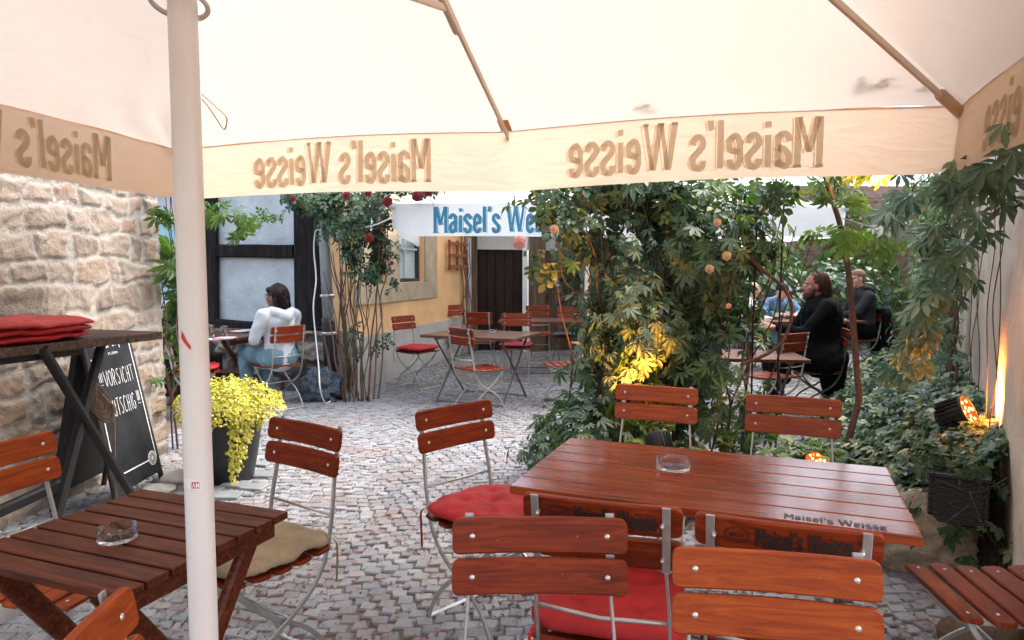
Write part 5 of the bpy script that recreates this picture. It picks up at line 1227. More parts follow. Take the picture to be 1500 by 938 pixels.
# tall standing table at the old wall
HTb = thing('tall_table', 'tall dark bar table with crossed legs under the stacked red cushions', 'table', (-2.25, 3.2, 0))
e0, e1 = Vector((-1.90, 3.70, 0)), Vector((-2.30, 2.45, 0)); ed = (e1 - e0).normalized(); ei = Vector((ed.y, -ed.x, 0))
if ei.x > 0: ei = -ei
Mt = Matrix((ed, ei, Vector((0, 0, 1)))).transposed()
b = MB()
for k in range(4): b.rbox(e0 + ed * .65 + ei * (.075 + k * .15) + Vector((0, 0, 1.085)), (1.30, .146, .042), Mt, .005)
b.build('tabletop', M['old_board'], HTb, True)
b = MB(); b.rbox(e0 + ed * .85 + ei * .06 + Vector((0, 0, 1.047)), (.80, .03, .032), Mt, .004); b.build('apron', M['black_wood'], HTb, True)
for (s0, zt) in ((.26, 1), (.98, 1)):
    pass
c1_, c2_ = e0 + ed * .36, e0 + ed * .98
for (pt, pbm) in ((gy(62, 520, 3.05), gy(190, 722, 3.75)), (gy(150, 508, 3.6), gy(72, 800, 3.05))):
    b = MB(); pb_ = pbm.copy(); dirv = (pb_ - pt); k = (pt.z - 0.0) / (pt.z - pb_.z); end = pt + dirv * k; b.bar([pt + Vector((0, 0, .03)), end], .044, .04, Vector((1, 0, 0))); b.build('leg', M['black_wood'], HTb, True)
b = MB(); b.bar([gy(-60, 776, 2.6), gy(20, 740, 2.95), gy(98, 705, 3.3)], .05, .04, Vector((0, 0, 1))); b.build('foot_rail', M['black_wood'], HTb, True)
# stacked cushions
for k, (lb) in enumerate(('lowest of the three red cushions stacked on the tall table', 'middle one of the three red cushions stacked on the tall table', 'uppermost faded cushion of the three stacked on the tall table')):
    CH['tmp'] = HTb
    o = cushion('V', 'red_cloth' if k < 2 else 'faded_red_cloth', lb, .48, .40, .045, 0, 20 + k, .014, False)
    o.location = e0 + ed * .62 + ei * (.20 - .006 * k) + Vector((.01 * k - .01, 0, 1.106 + .022 + k * .034)); o.rotation_euler = (R(1 - k), R(.5), math.atan2(ed.y, ed.x) + (.05, -.04, .06)[k])
    o['group'] = 'cushions stacked on the tall table'
del CH['tmp']

# ashtrays and glassware
def ashtray(label, loc, r0=.048, h=.032, dirty=False):
    t = thing('ashtray', label, 'ashtray', loc, random.uniform(0, 3)); b = MB(); n = 48; prof = [(0, 0), (r0 * .96, 0), (r0, .003), (r0, h), (r0 * .97, h + .002), (r0 * .86, h), (r0 * .84, .009), (0, .008)]
    vs = []; fs = []
    for (rr_, z) in prof:
        for k in range(n):
            a = 2 * PI * k / n; zz = z - (.007 if (z > h * .9 and (k % 16) < 3) else 0); vs.append((rr_ * math.cos(a), rr_ * math.sin(a), zz))
    for i in range(len(prof) - 1):
        for k in range(n): l = (k + 1) % n; fs.append((i * n + k, i * n + l, (i + 1) * n + l, (i + 1) * n + k))
    b.add(vs, fs, True); b.build('bowl', M['glass'], t)
    if dirty:
        b = MB(); rr_ = random.Random(4)
        for k in range(16):
            a = rr_.uniform(0, 6.3); q = rr_.uniform(0, .026); b.ell((q * math.cos(a), q * math.sin(a), .012), (.006, .004, .003), 6, 4)
        for k in range(3):
            a = rr_.uniform(0, 6.3); p = Vector((.02 * math.cos(a), .02 * math.sin(a), .015)); d = Vector((math.cos(a + 1.2), math.sin(a + 1.2), .1)) * .02; b.tube([p - d * .5, p + d * .5], .0035, 8)
        b.build('ash_and_stubs', M['ash'], t)
    return t
p = gz(986, 686, .746); ashtray('clean glass ashtray on the glossy table', (p.x, p.y, .746), .058, .034)
p = gz(172, 790, .741); ashtray('glass ashtray with cigarette ends on the slatted table', (p.x, p.y, .741), .047, .034, True)
p = gz(722, 488, .741); ashtray('small ashtray on the dark table before the doorway', (p.x, p.y, .741), .05, .035)
def tumbler(label, p, r0=.035, h=.125, group='glasses on the table of the woman'):
    b = MB(); b.lathe([(0, 0), (r0 * .85, 0), (r0 * .88, .004), (r0, h), (r0 * .95, h), (r0 * .82, .012), (0, .012)], (0, 0, 0), 20); o = b.build('drinking_glass', M['glass']); o.location = p; return tag(o, label, 'glass', group)
p = gz(309, 493, .741); tumbler('drinking glass right beside the parasol pole', p); p = gz(329, 495, .741); tumbler('drinking glass nearer to the woman on the plate edge', p)
for (u, v, r0, mt, lb) in ((330, 497, .12, 'paper', 'white plate with red rim under the drinking glass'), (352, 487, .11, 'paper', 'white plate near the elbow of the woman'), (310, 499, .09, 'paper', 'small white plate beside the parasol pole'), (366, 485, .09, 'blue_paint', 'light blue plate at the edge of the table')):
    p = gz(u, v, .741); b = MB(); b.lathe([(0, 0), (r0 * .6, 0), (r0, .014), (r0 * .98, .017), (r0 * .6, .005), (0, .005)], (0, 0, 0), 28); o = b.build('plate', M[mt]); o.location = p; tag(o, lb, 'plate', 'plates on the table of the woman')
    b = MB(); b.lathe([(r0 * .9, .0145), (r0 * 1.005, .0175), (r0 * .93, .0185)], (0, 0, 0), 28); b.build('rim', M['red_paint' if mt == 'paper' else 'frame_white'], o)
def bottle(label, p, h=.24, r0=.033):
    b = MB(); b.lathe([(0, 0), (r0, 0), (r0, h * .58), (r0 * .8, h * .68), (r0 * .4, h * .8), (r0 * .38, h), (0, h)], (0, 0, 0), 18); o = b.build('bottle', M['green_glass']); o.location = p
    b = MB(); b.lathe([(r0 + .001, h * .2), (r0 + .001, h * .45)], (0, 0, 0), 18); b.build('bottle_label', M['paper'], o); return tag(o, label, 'bottle', 'bottles on the far table')
bottle('green bottle just past the bearded face of the man in black', (3.95, 9.75, .741)); bottle('green bottle close to the man in the cap', (3.72, 9.6, .741), .22)
for i, (x, y, lb) in enumerate(((4.25, 9.6, 'glass on the far table near the green bottles'), (4.5, 9.75, 'glass on the far table in front of the charcoal hoodie'))): tumbler(lb, (x, y, .741), .036, .14, 'glasses on the far table')
b = MB(); b.rbox((4.45, 9.45, .755), (.30, .22, .02), Matrix.Rotation(.4, 3, 'Z'), .004); tag(b.build('menu_folder', M['white_plastic'], world=True), 'pale folder lying on the far table in front of the man in black', 'menu')

# ================================================================== SMALLER THINGS
# chalkboard A-sign
AS = thing('chalkboard_sign', 'black folding chalkboard with white handwriting leaning open beside the rubble wall', 'sign', (-2.42, 4.22, 0))
tr, tl, br, bl = Vector((-2.53, 4.48, 1.04)), Vector((-2.52, 3.98, 1.04)), Vector((-2.35, 4.50, .10)), Vector((-2.35, 3.96, .10))
def bp(x, y, off=0.0):   # x 0..1 from left edge as read, y 0..1 from bottom
    L_ = bl.lerp(tl, y); R_ = br.lerp(tr, y); n_ = (br - bl).cross(tl - bl).normalized()
    if n_.x < 0: n_ = -n_
    return L_.lerp(R_, x) + n_ * off
b = MB(); b.add([bp(0, 0), bp(1, 0), bp(1, 1), bp(0, 1), bp(0, 0, -.018), bp(1, 0, -.018), bp(1, 1, -.018), bp(0, 1, -.018)], [(0, 1, 2, 3), (7, 6, 5, 4), (0, 4, 5, 1), (1, 5, 6, 2), (2, 6, 7, 3), (3, 7, 4, 0)]); bd = b.build('board', M['chalkboard'], AS, True)
for x in (.02, .98):
    b = MB(); p0 = bp(x, -.11, -.011); p1 = bp(x, 1.0, -.011); b.bar([p0, p1], .035, .026, Vector((0, 1, 0))); b.build('leg', M['black_wood'], AS, True)
def bk(x, y): p = bp(x, y, -.02); return Vector((-2.53 - (p.x + 2.53) * 1.0 - .03, p.y, p.z))
b = MB(); b.add([bk(0, 0), bk(1, 0), bk(1, 1), bk(0, 1)] + [bk(0, 0) + Vector((-.018, 0, 0)), bk(1, 0) + Vector((-.018, 0, 0)), bk(1, 1) + Vector((-.018, 0, 0)), bk(0, 1) + Vector((-.018, 0, 0))], [(0, 1, 2, 3), (7, 6, 5, 4), (0, 4, 5, 1), (1, 5, 6, 2), (2, 6, 7, 3), (3, 7, 4, 0)]); b.build('rear_board', M['black_wood'], AS, True)
for x in (.03, .97):
    b = MB(); b.bar([bk(x, -.11), bk(x, 1.0)], .035, .026, Vector((0, 1, 0))); b.build('leg', M['black_wood'], AS, True)
W_, H_ = .50, .93
def bt(x, y): return bp(x / W_, y / H_, .0022)
HW = {'V': [[(0, 1), (.42, 0), (.8, 1.05)]], 'O': [[(.4, 1), (.08, .75), (.1, .2), (.42, 0), (.7, .3), (.68, .8), (.4, 1)]], 'R': [[(.1, 0), (.1, 1), (.5, .95), (.6, .7), (.4, .5), (.1, .5)], [(.3, .5), (.7, -.02)]],
      'S': [[(.62, .9), (.35, 1), (.1, .78), (.35, .52), (.6, .3), (.4, .02), (.06, .1)]], 'I': [[(.2, 0), (.22, 1)]], 'C': [[(.65, .88), (.35, 1), (.1, .6), (.15, .15), (.4, 0), (.68, .12)]],
      'H': [[(.1, 0), (.1, 1)], [(.62, -.02), (.64, 1.02)], [(.1, .5), (.64, .54)]], 'T': [[(.0, 1), (.75, 1.02)], [(.38, 1), (.36, 0)]], 'U': [[(.08, 1), (.1, .2), (.35, 0), (.6, .2), (.62, 1)]],
      'G': [[(.66, .88), (.38, 1), (.1, .62), (.12, .2), (.4, 0), (.68, .15), (.68, .45), (.45, .45)]], '!': [[(.12, 1), (.1, .25)], [(.1, .08), (.1, .0)]]}
def hand(b, txt, x, y, h, wl, seed, w=.0023):
    rr_ = random.Random(seed); n_ = 0
    for c in txt:
        for st in HW[c]:
            pts = [Vector((x + px * wl, y + py * h + rr_.uniform(-.002, .002), 0)) for (px, py) in st]; pp = smooth_path(pts, 4) if len(pts) > 2 else [pts[0].lerp(pts[1], k / 3) for k in range(4)]
            vs = []
            for i, p in enumerate(pp):
                t = (pp[min(i + 1, len(pp) - 1)] - pp[max(i - 1, 0)]).normalized(); q = Vector((-t.y, t.x, 0)) * w * rr_.uniform(.6, 1.15)
                for s_ in (-1, 1): vs.append(bp((p.x + q.x * s_) / W_, (p.y + q.y * s_) / H_, .002 + n_ * .00004))
            b.add(vs, [(2 * i, 2 * i + 1, 2 * i + 3, 2 * i + 2) for i in range(len(pp) - 1)]); n_ += 1
        x += wl * ({'I': .5, '!': .36}.get(c, .98)); y += rr_.uniform(-.002, .003)
b = MB(); hand(b, "!!!", .075, .635, .075, .038, 1); hand(b, "VORSICHT", .125, .62, .095, .044, 2); hand(b, "RUTSCHIG", .115, .435, .100, .038, 3); hand(b, "!!!", .415, .465, .085, .034, 4); b.build('handwriting', M['chalk'], bd, True)
b = MB(); put_text(b, "Pilsner Urquell", .34, .075, lambda x, y: bt(.10 + x, .825 + y + x * .05), .012); put_text(b, "PLZEN", .10, .014, lambda x, y: bt(.22 + x, .805 + y), .0); 
b.lathe([(0, 0), (.022, 0), (.030, .022), (0, .022)], (0, 0, 0), 4) if False else None
b.build('lettering', M['chalk'], bd, True)
b = MB()
def line(x0, y0, x1, y1, w=.005):
    d = Vector((x1 - x0, y1 - y0)); d.normalize(); nx, ny = -d.y * w, d.x * w; b.add([bt(x0 - nx, y0 - ny), bt(x1 - nx, y1 - ny), bt(x1 + nx, y1 + ny), bt(x0 + nx, y0 + ny)], [(0, 1, 2, 3)])
line(.04, .10, .04, .80, .004); line(.47, .10, .47, .89, .004); line(.04, .10, .38, .10, .004); line(.40, .895, .465, .895, .004); line(.04, .895, .09, .895, .004); b.build('border_line', M['chalk'], bd, True)
b = MB()
for (r0, r1) in ((.040, .045), (.026, .029)):
    for k in range(30):
        a0, a1 = 2 * PI * k / 30, 2 * PI * (k + 1) / 30; b.add([bt(.425 + r * math.cos(a), .105 + r * math.sin(a)) for (r, a) in ((r0, a0), (r0, a1), (r1, a1), (r1, a0))], [(0, 1, 2, 3)])
for k in range(14):
    a = 2 * PI * k / 14; b.add([bt(.425 + .034 * math.cos(a) + dx, .105 + .034 * math.sin(a) + dy) for (dx, dy) in ((-.003, -.004), (.003, -.004), (.003, .004), (-.003, .004))], [(0, 1, 2, 3)])
for k in range(6):
    a = PI * k / 6; b.add([bt(.425 + s_ * .022 * math.cos(a) + e_ * .0016 * math.sin(a), .105 + s_ * .022 * math.sin(a) - e_ * .0016 * math.cos(a)) for (s_, e_) in ((-1, -1), (1, -1), (1, 1), (-1, 1))], [(0, 1, 2, 3)])
b.build('round_emblem', M['chalk'], bd, True)
# wooden disc and rope hanging from the tall table
b = MB(); cdisc = gy(146, 590, 3.72); q = Vector((.75, -.6, .1)).normalized().to_track_quat('Z', 'Y').to_matrix()
MD = Matrix.Translation(cdisc) @ (q @ Matrix.Rotation(R(22), 3, 'Z')).to_4x4()
b.prism([(.055 * math.cos(2 * PI * k / 28) * (1 + .04 * math.sin(3 * k)), .130 * math.sin(2 * PI * k / 28)) for k in range(28)], .022, MD, 0, .002)
o = b.build('wooden_disc', M['timber_brown'], world=True); tag(o, 'dark oval slice of wood hanging in front of the chalkboard', 'wooden disc')
b = MB()
for (r0) in (.78, .55, .33):
    pts = [MD @ Vector((.055 * r0 * math.cos(2 * PI * k / 24), .130 * r0 * math.sin(2 * PI * k / 24), .0115)) for k in range(24)]; b.tube(pts, .0018, 5, True)
oo_ = b.build('growth_ring', M['old_board'], world=True); oo_.parent = o; oo_.location = (oo_.location - o.location)
b = MB(); pts = [gy(150, 578, 3.70), gy(160, 590, 3.68), gy(167, 598, 3.66), gy(168, 640, 3.66), gy(169, 700, 3.66), gy(171, 738, 3.66)]; b.tube(smooth_path(pts, 6), .0045, 8); b.ell(gy(167, 600, 3.65), (.013, .012, .02), 10, 6); b.ell(gy(166, 606, 3.65), (.009, .010, .024), 8, 6)
tag(b.build('knotted_rope', M['rope'], world=True), 'thin rope with a knot hanging down beside the wooden disc', 'rope')
# bucket
p = gz(60, 800, 0); bc = Vector((-2.16, 3.02, 0))
BK = thing('bucket', 'white plastic bucket standing behind the chair with orange-reflecting slats', 'bucket', tuple(bc)); b = MB(); b.lathe([(0, .004), (.10, .0), (.105, .01), (.125, .19), (.134, .195), (.134, .215), (.125, .217), (.118, .20), (.098, .012), (0, .012)], bc, 36); b.build('body', M['white_plastic'], BK, True)
b = MB(); b.tube([bc + Vector((.134 * math.cos(a), .134 * math.sin(a) - .01, .2 - .09 * abs(math.sin(a)) * (1 if math.sin(a) < 0 else 0))) for a in [PI + PI * k / 14 for k in range(15)]], .0025, 6); b.build('handle', M['steel'], BK, True)
b = MB(); bc2 = Vector((-2.12, 2.72, 0)); b.lathe([(0, .0), (.07, 0), (.08, .10), (.084, .105), (.078, .108), (0, .09)], bc2, 26); tag(b.build('plastic_tub', M['white_plastic'], world=True), 'small white tub half cut off below the bucket', 'tub')
# rubbish bag
bm = bmesh.new(); bmesh.ops.create_icosphere(bm, subdivisions=5, radius=1); c = gz(466, 590, 0); c.y += .15
V = np.array([v.co for v in bm.verts]); nrm = V.copy()
cr = np.abs(fbm(V[:, 0] * 2.2 + V[:, 1] + 5, V[:, 2] * 2.6 + V[:, 1] * 1.3 + 5, 5, 4) - .47) * 1.1; rad = 1 - cr + .28 * (fbm(V[:, 0] * 1.2 + 3, V[:, 2] * 1.2 + V[:, 1] + 3, 6, 2) - .4)
V = V * rad[:, None]; V[:, 2] = np.where(V[:, 2] < -.62, -.62, V[:, 2]); V = V * np.array([.26, .22, .25]); V[:, 2] += .155; V[:, 0] += np.where(V[:, 2] < .12, .05 * np.sign(V[:, 0]) * (1 - V[:, 2] / .12), 0); V += np.array(c)
b = MB(); b.add(V, [tuple(v.index for v in f.verts) for f in bm.faces], True); bm.free()
tag(b.build('rubbish_bag', M['bag'], world=True), 'crumpled blue-grey plastic bag lying at the foot of the downpipe', 'bag')
# downpipe
DP = thing('downpipe', 'rain downpipe, pale zinc above and dark brown below, at the house corner', 'downpipe', (-2.03, 7.72, 0))
a = gy(481, 470, 7.66); b = MB(); b.tube([(a.x, 7.66, a.z + .03), (a.x - .06, 7.70, 2.6), (a.x - .06, 7.7, 3.4)], .062, 20); b.build('upper_pipe', M['pipe_zinc'], DP, True)
b = MB(); b.tube([(a.x + .04, 7.64, 0.0), (a.x, 7.66, a.z - .02), (a.x, 7.66, a.z + .03)], .075, 20); b.build('lower_pipe', M['pipe_brown'], DP, True)
b = MB()
for z in (a.z - .14, a.z + .28): b.lathe([(.079, -.018), (.083, -.016), (.083, .016), (.079, .018)], (a.x + (.01 if z < a.z else -.003), 7.66, z), 20)
b.build('pipe_clamp', M['steel'], DP, True)
b = MB(); b.bar([(-1.95, 7.45, 0), (-2.10, 7.6, .72)], .05, .025, Vector((0, 1, 0))); tag(b.build('leaning_lath', M['timber_brown'], world=True), 'old wooden lath leaning against the downpipe', 'lath')
# dark crate/bag and cloths behind the pole near the far table
BGc = gz(258, 590, 0); b = MB()
b.rbox((-3.75, 7.9, .62), (.42, .25, .30), Matrix.Rotation(.2, 3, 'Z'), .05, 4); hb = b.build('handbag', M['black_plastic'], world=True); tag(hb, 'black bag with a pale ring handle behind the leaves of the wall creeper', 'bag')
b = MB(); b.tube([(-.10 + .1 * math.cos(a_) + .1, -.13, .30 + .09 * math.sin(a_)) for a_ in [PI * k / 12 for k in range(13)]], .009, 8); b.build('handle', M['steel'], hb)
b = MB(); b.rbox((-3.75, 7.95, .225), (.6, .35, .45), Matrix.Rotation(.2, 3, 'Z'), .02); tag(b.build('wooden_chest', M['timber'], world=True), 'low dark chest holding the black bag', 'chest')

# boulder, log and basket planter at the right wall
def rock(name, c, r3, seed, mat, label, cat='boulder'):
    bm = bmesh.new(); bmesh.ops.create_icosphere(bm, subdivisions=5, radius=1); V = np.array([v.co for v in bm.verts])
    rad = 1 + .5 * (fbm(V[:, 0] * 1.4 + V[:, 1] + 7, V[:, 2] * 1.5 + V[:, 1] * .7 + 7, seed, 2) - .47) + .34 * (fbm(V[:, 0] * 6 + V[:, 1] * 5 + 9, V[:, 2] * 6 + V[:, 1] * 3 + 9, seed + 1, 4) - .47)
    V = V * rad[:, None] * np.array(r3) + np.array(c); b = MB(); b.add(V, [tuple(v.index for v in f.verts) for f in bm.faces], True); bm.free(); return tag(b.build(name, mat, world=True), label, cat)
SANDB = m_simple('pale_sandstone_boulder', (0.34, 0.275, 0.21), .95, 0, .25, 9, .9, .02)
rock('boulder', (2.02, 3.24, .10), (.25, .19, .24), 5, SANDB, 'rough sandstone boulder below the woven planter at the wall')
rock('boulder', (1.62, 3.45, .08), (.15, .13, .15), 8, SANDB, 'darker lower stone half hidden under the glossy table corner')
for i in range(5): rock('edging_stone', tuple(Vector((1.45 - .05 * i, 3.75 + .42 * i, .05))), (.2, .17, .14), 20 + i, M['plaster_grey'], ('edging stone of the ivy bed next to the glossy table', 'second edging stone of the ivy bed, counted from the glossy table', 'third edging stone of the ivy bed along the path', 'fourth edging stone of the ivy bed along the path', 'last edging stone of the ivy bed, by the feet of the empty chair')[i], 'stone')
b = MB(); b.tube([(1.62, 2.38, .10), (2.1, 2.62, .12)], .085, 20); lg = b.build('log', M['rope'], world=True); tag(lg, 'cut end of a pale log at the foot of the beige wall', 'log')
t = NT('woven_black_basket'); v = t.coord((1, 1, 1)); w1 = t.n('ShaderNodeTexWave'); w1.bands_direction = 'Z'; w1.inputs['Scale'].default_value = 28; t.l(v, w1.inputs[0])
ck = t.n('ShaderNodeTexChecker'); ck.inputs['Scale'].default_value = 60; t.l(v, ck.inputs[0])
c = t.ramp(t.math('MULTIPLY', w1.outputs['Fac'], t.math('ADD', ck.outputs['Fac'], .5)), [(0, (.006, .006, .007)), (1, (.045, .045, .05))]); t.prin(c, .5, 0, t.bump(w1.outputs['Fac'], .8, .006)); M['basket'] = t.m
BP = thing('basket_planter', 'black woven rectangular planter with ivy standing on the bed at the wall', 'planter', (2.24, 3.33, .25)); bq = Matrix.Rotation(R(58), 3, 'Z'); b = MB()
cc = Vector((2.17, 3.26, .37))
for (dx, dy, sx, sy) in ((0, -.11, .40, .018), (0, .11, .40, .018), (-.191, 0, .018, .202), (.191, 0, .018, .202)): b.rbox(cc + bq @ Vector((dx, dy, 0)), (sx, sy, .22), bq, .004)
for (dx, dy, sx, sy) in ((0, -.11, .42, .03), (0, .11, .42, .03), (-.197, 0, .03, .19), (.197, 0, .03, .19)): b.rbox(cc + bq @ Vector((dx, dy, .115)), (sx, sy, .02), bq, .006)
b.build('box', M['basket'], BP, True); b = MB(); b.box(cc + Vector((0, 0, .07)), (.36, .20, .02), bq); b.build('soil', M['soil'], BP, True)
bush_leaves('ivy', 'ivy', [(2.17, 3.26, .54, .22, .16, .10, 150), (1.98, 3.12, .30, .10, .10, .16, 26), (2.28, 3.0, .18, .12, .1, .22, 34), (2.3, 3.05, .45, .1, .08, .1, 26)], .062, M['leaf_ivy'], BP, 92, .6, .45, .25)
bush_leaves('hanging_ivy', 'ivy', [(1.95, 2.98, .22, .22, .08, .16, 26), (2.2, 2.85, .12, .12, .08, .14, 22), (1.72, 3.2, .25, .18, .1, .14, 26)], .07, M['leaf_dark'], BP, 93, .4, .35, .2)
stems('vine_stem', [([gy(1330, 690, 3.3), gy(1385, 708, 3.1), gy(1430, 722, 3.05), gy(1475, 700, 3.0)], .003, .002), ([gy(1420, 720, 3.05), gy(1440, 770, 3.0), gy(1460, 800, 2.95)], .003, .002), ([gy(1380, 770, 3.0), gy(1420, 740, 3.0)], .002, .002)], M['stem_green'], BP)

# amber lamps
def lamp(label, loc, aim, r0, power, spread=70, bracket=True, length=.16, lens_n=9):
    t = thing('garden_spotlight', label, 'lamp', tuple(loc), 0, 'amber garden spotlights'); d = (Vector(aim) - Vector(loc)).normalized(); q = d.to_track_quat('Z', 'Y').to_matrix(); q4 = q.to_4x4()
    b = MB(); b.lathe([(0, -length), (r0 * .6, -length), (r0 * .75, -length * .8), (r0 * .95, -length * .45), (r0, -.02), (r0 * 1.04, 0), (r0 * 1.04, .008), (r0 * .93, .008), (r0 * .93, 0.0)], (0, 0, 0), 32, q)
    for k in range(22):
        a = 2 * PI * k / 22; rm = q @ Matrix.Rotation(a, 3, 'Z'); b.box(rm @ Vector((r0 * .95, 0, -length * .45)), (r0 * .28, .003, length * .8), rm)
    b.build('housing', M['led_shell'], t)
    b = MB(); b.lathe([(r0 * .93, .001), (0, .001)], (0, 0, 0), 32, q); b.build('lens', M['led_lens'], t)
    b = MB(); pts = [(0, 0)] + [(r0 * .36 * math.cos(2 * PI * k / 3 + .3), r0 * .36 * math.sin(2 * PI * k / 3 + .3)) for k in range(3)] + [(r0 * .68 * math.cos(2 * PI * k / 6), r0 * .68 * math.sin(2 * PI * k / 6)) for k in range(6)]
    for (x, y) in pts: b.ell(q @ Vector((x, y, .003)), (r0 * .11, r0 * .11, .004), 10, 5, q)
    b.build('led', M['led_dot'], t)
    if bracket:
        b = MB(); b.bar([q @ Vector((r0 * 1.12, 0, -length * .4)), Vector((r0 * 1.0, 0, -r0 * 1.6)), Vector((0, 0, -r0 * 2.0)), Vector((-r0 * 1.0, 0, -r0 * 1.6)), q @ Vector((-r0 * 1.12, 0, -length * .4))], .02, .004, Vector((0, 1, 0))); b.tube([(0, 0, -r0 * 1.9), (0, 0, -r0 * 1.9 - .25)], .006, 6); b.build('bracket', M['led_shell'], t)
    ld = bpy.data.lights.new('amber_light', 'SPOT'); ld.energy = power; ld.color = (1.0, .33, .06); ld.spot_size = R(spread); ld.spot_blend = .7; ld.shadow_soft_size = r0 * .6
    lo = bpy.data.objects.new('amber_light', ld); COL.objects.link(lo); lo.parent = t; lo.location = d * .03; lo.rotation_euler = (-d).to_track_quat('Z', 'Y').to_euler(); return t
p = gy(1418, 602, 3.75); lamp('black spotlight with glowing amber lens lighting the beige wall', p, p + Vector((.50, -.62, .42)), .085, 60, 100)
p = gy(962, 640, 3.95); lamp('amber spotlight hidden in ivy behind the chair with glowing leaves', p, p + Vector((-.12, .42, .50)), .07, 55, 62)
p = gy(1196, 676, 3.95); lamp('low glowing amber spotlight just past the glossy table beside the slender trunk', p, p + Vector((.05, -.55, .6)), .07, 6, 60)
p = gy(1372, 352, 4.2); lamp('dark lamp box mounted high in the wall creeper lighting leaves above it', p, p + Vector((-.25, .25, 1)), .10, 60, 110, False, .14)

# ================================================================== PEOPLE
def organic(name, parts, mat, parent, voxel=.010, smooth=3, noise=0.0, ns=14, seed=0):
    """one continuous skin grown over tapered limbs ('c', p0, r0, p1, r1) and rounded masses ('e', centre, radii, rot)"""
    b = MB()
    for p in parts:
        if p[0] == 'c':
            p0, r0, p1, r1 = Vector(p[1]), p[2], Vector(p[3]), p[4]; k = 5
            pts = [p0.lerp(p1, i / k) for i in range(k + 1)]; b.tube(pts, 0, 14, r_list=[r0 + (r1 - r0) * i / k for i in range(k + 1)]); b.ell(p0, (r0, r0, r0), 14, 9); b.ell(p1, (r1, r1, r1), 14, 9)
        else:
            Mx = Matrix.Rotation(p[3][1], 3, p[3][0]) if len(p) > 3 else None; b.ell(p[1], p[2], 20, 13, Mx)
    me = b.mesh('tmp'); o = bpy.data.objects.new('tmp', me); COL.objects.link(o)
    md = o.modifiers.new('r', 'REMESH'); md.mode = 'VOXEL'; md.voxel_size = voxel
    ms = o.modifiers.new('s', 'SMOOTH'); ms.iterations = smooth; ms.factor = .5
    bpy.context.view_layer.update(); dg = bpy.context.evaluated_depsgraph_get(); me2 = bpy.data.meshes.new_from_object(o.evaluated_get(dg))
    bpy.data.objects.remove(o); bpy.data.meshes.remove(me)
    if noise:
        n = len(me2.vertices); a = np.empty(n * 3); me2.vertices.foreach_get('co', a); a = a.reshape(-1, 3); nr = np.empty(n * 3); me2.vertices.foreach_get('normal', nr); nr = nr.reshape(-1, 3)
        h = fbm(a[:, 0] * ns + a[:, 1] * ns * .7 + 50, a[:, 2] * ns * .8 + a[:, 1] * ns * .4 + 50, seed, 3) - .44
        a += nr * (h * noise)[:, None]; me2.vertices.foreach_set('co', a.reshape(-1)); me2.update()
    me2.polygons.foreach_set('use_smooth', [True] * len(me2.polygons)); return link_mesh(name, me2, mat, parent)
def V3(*a): return Vector(a)
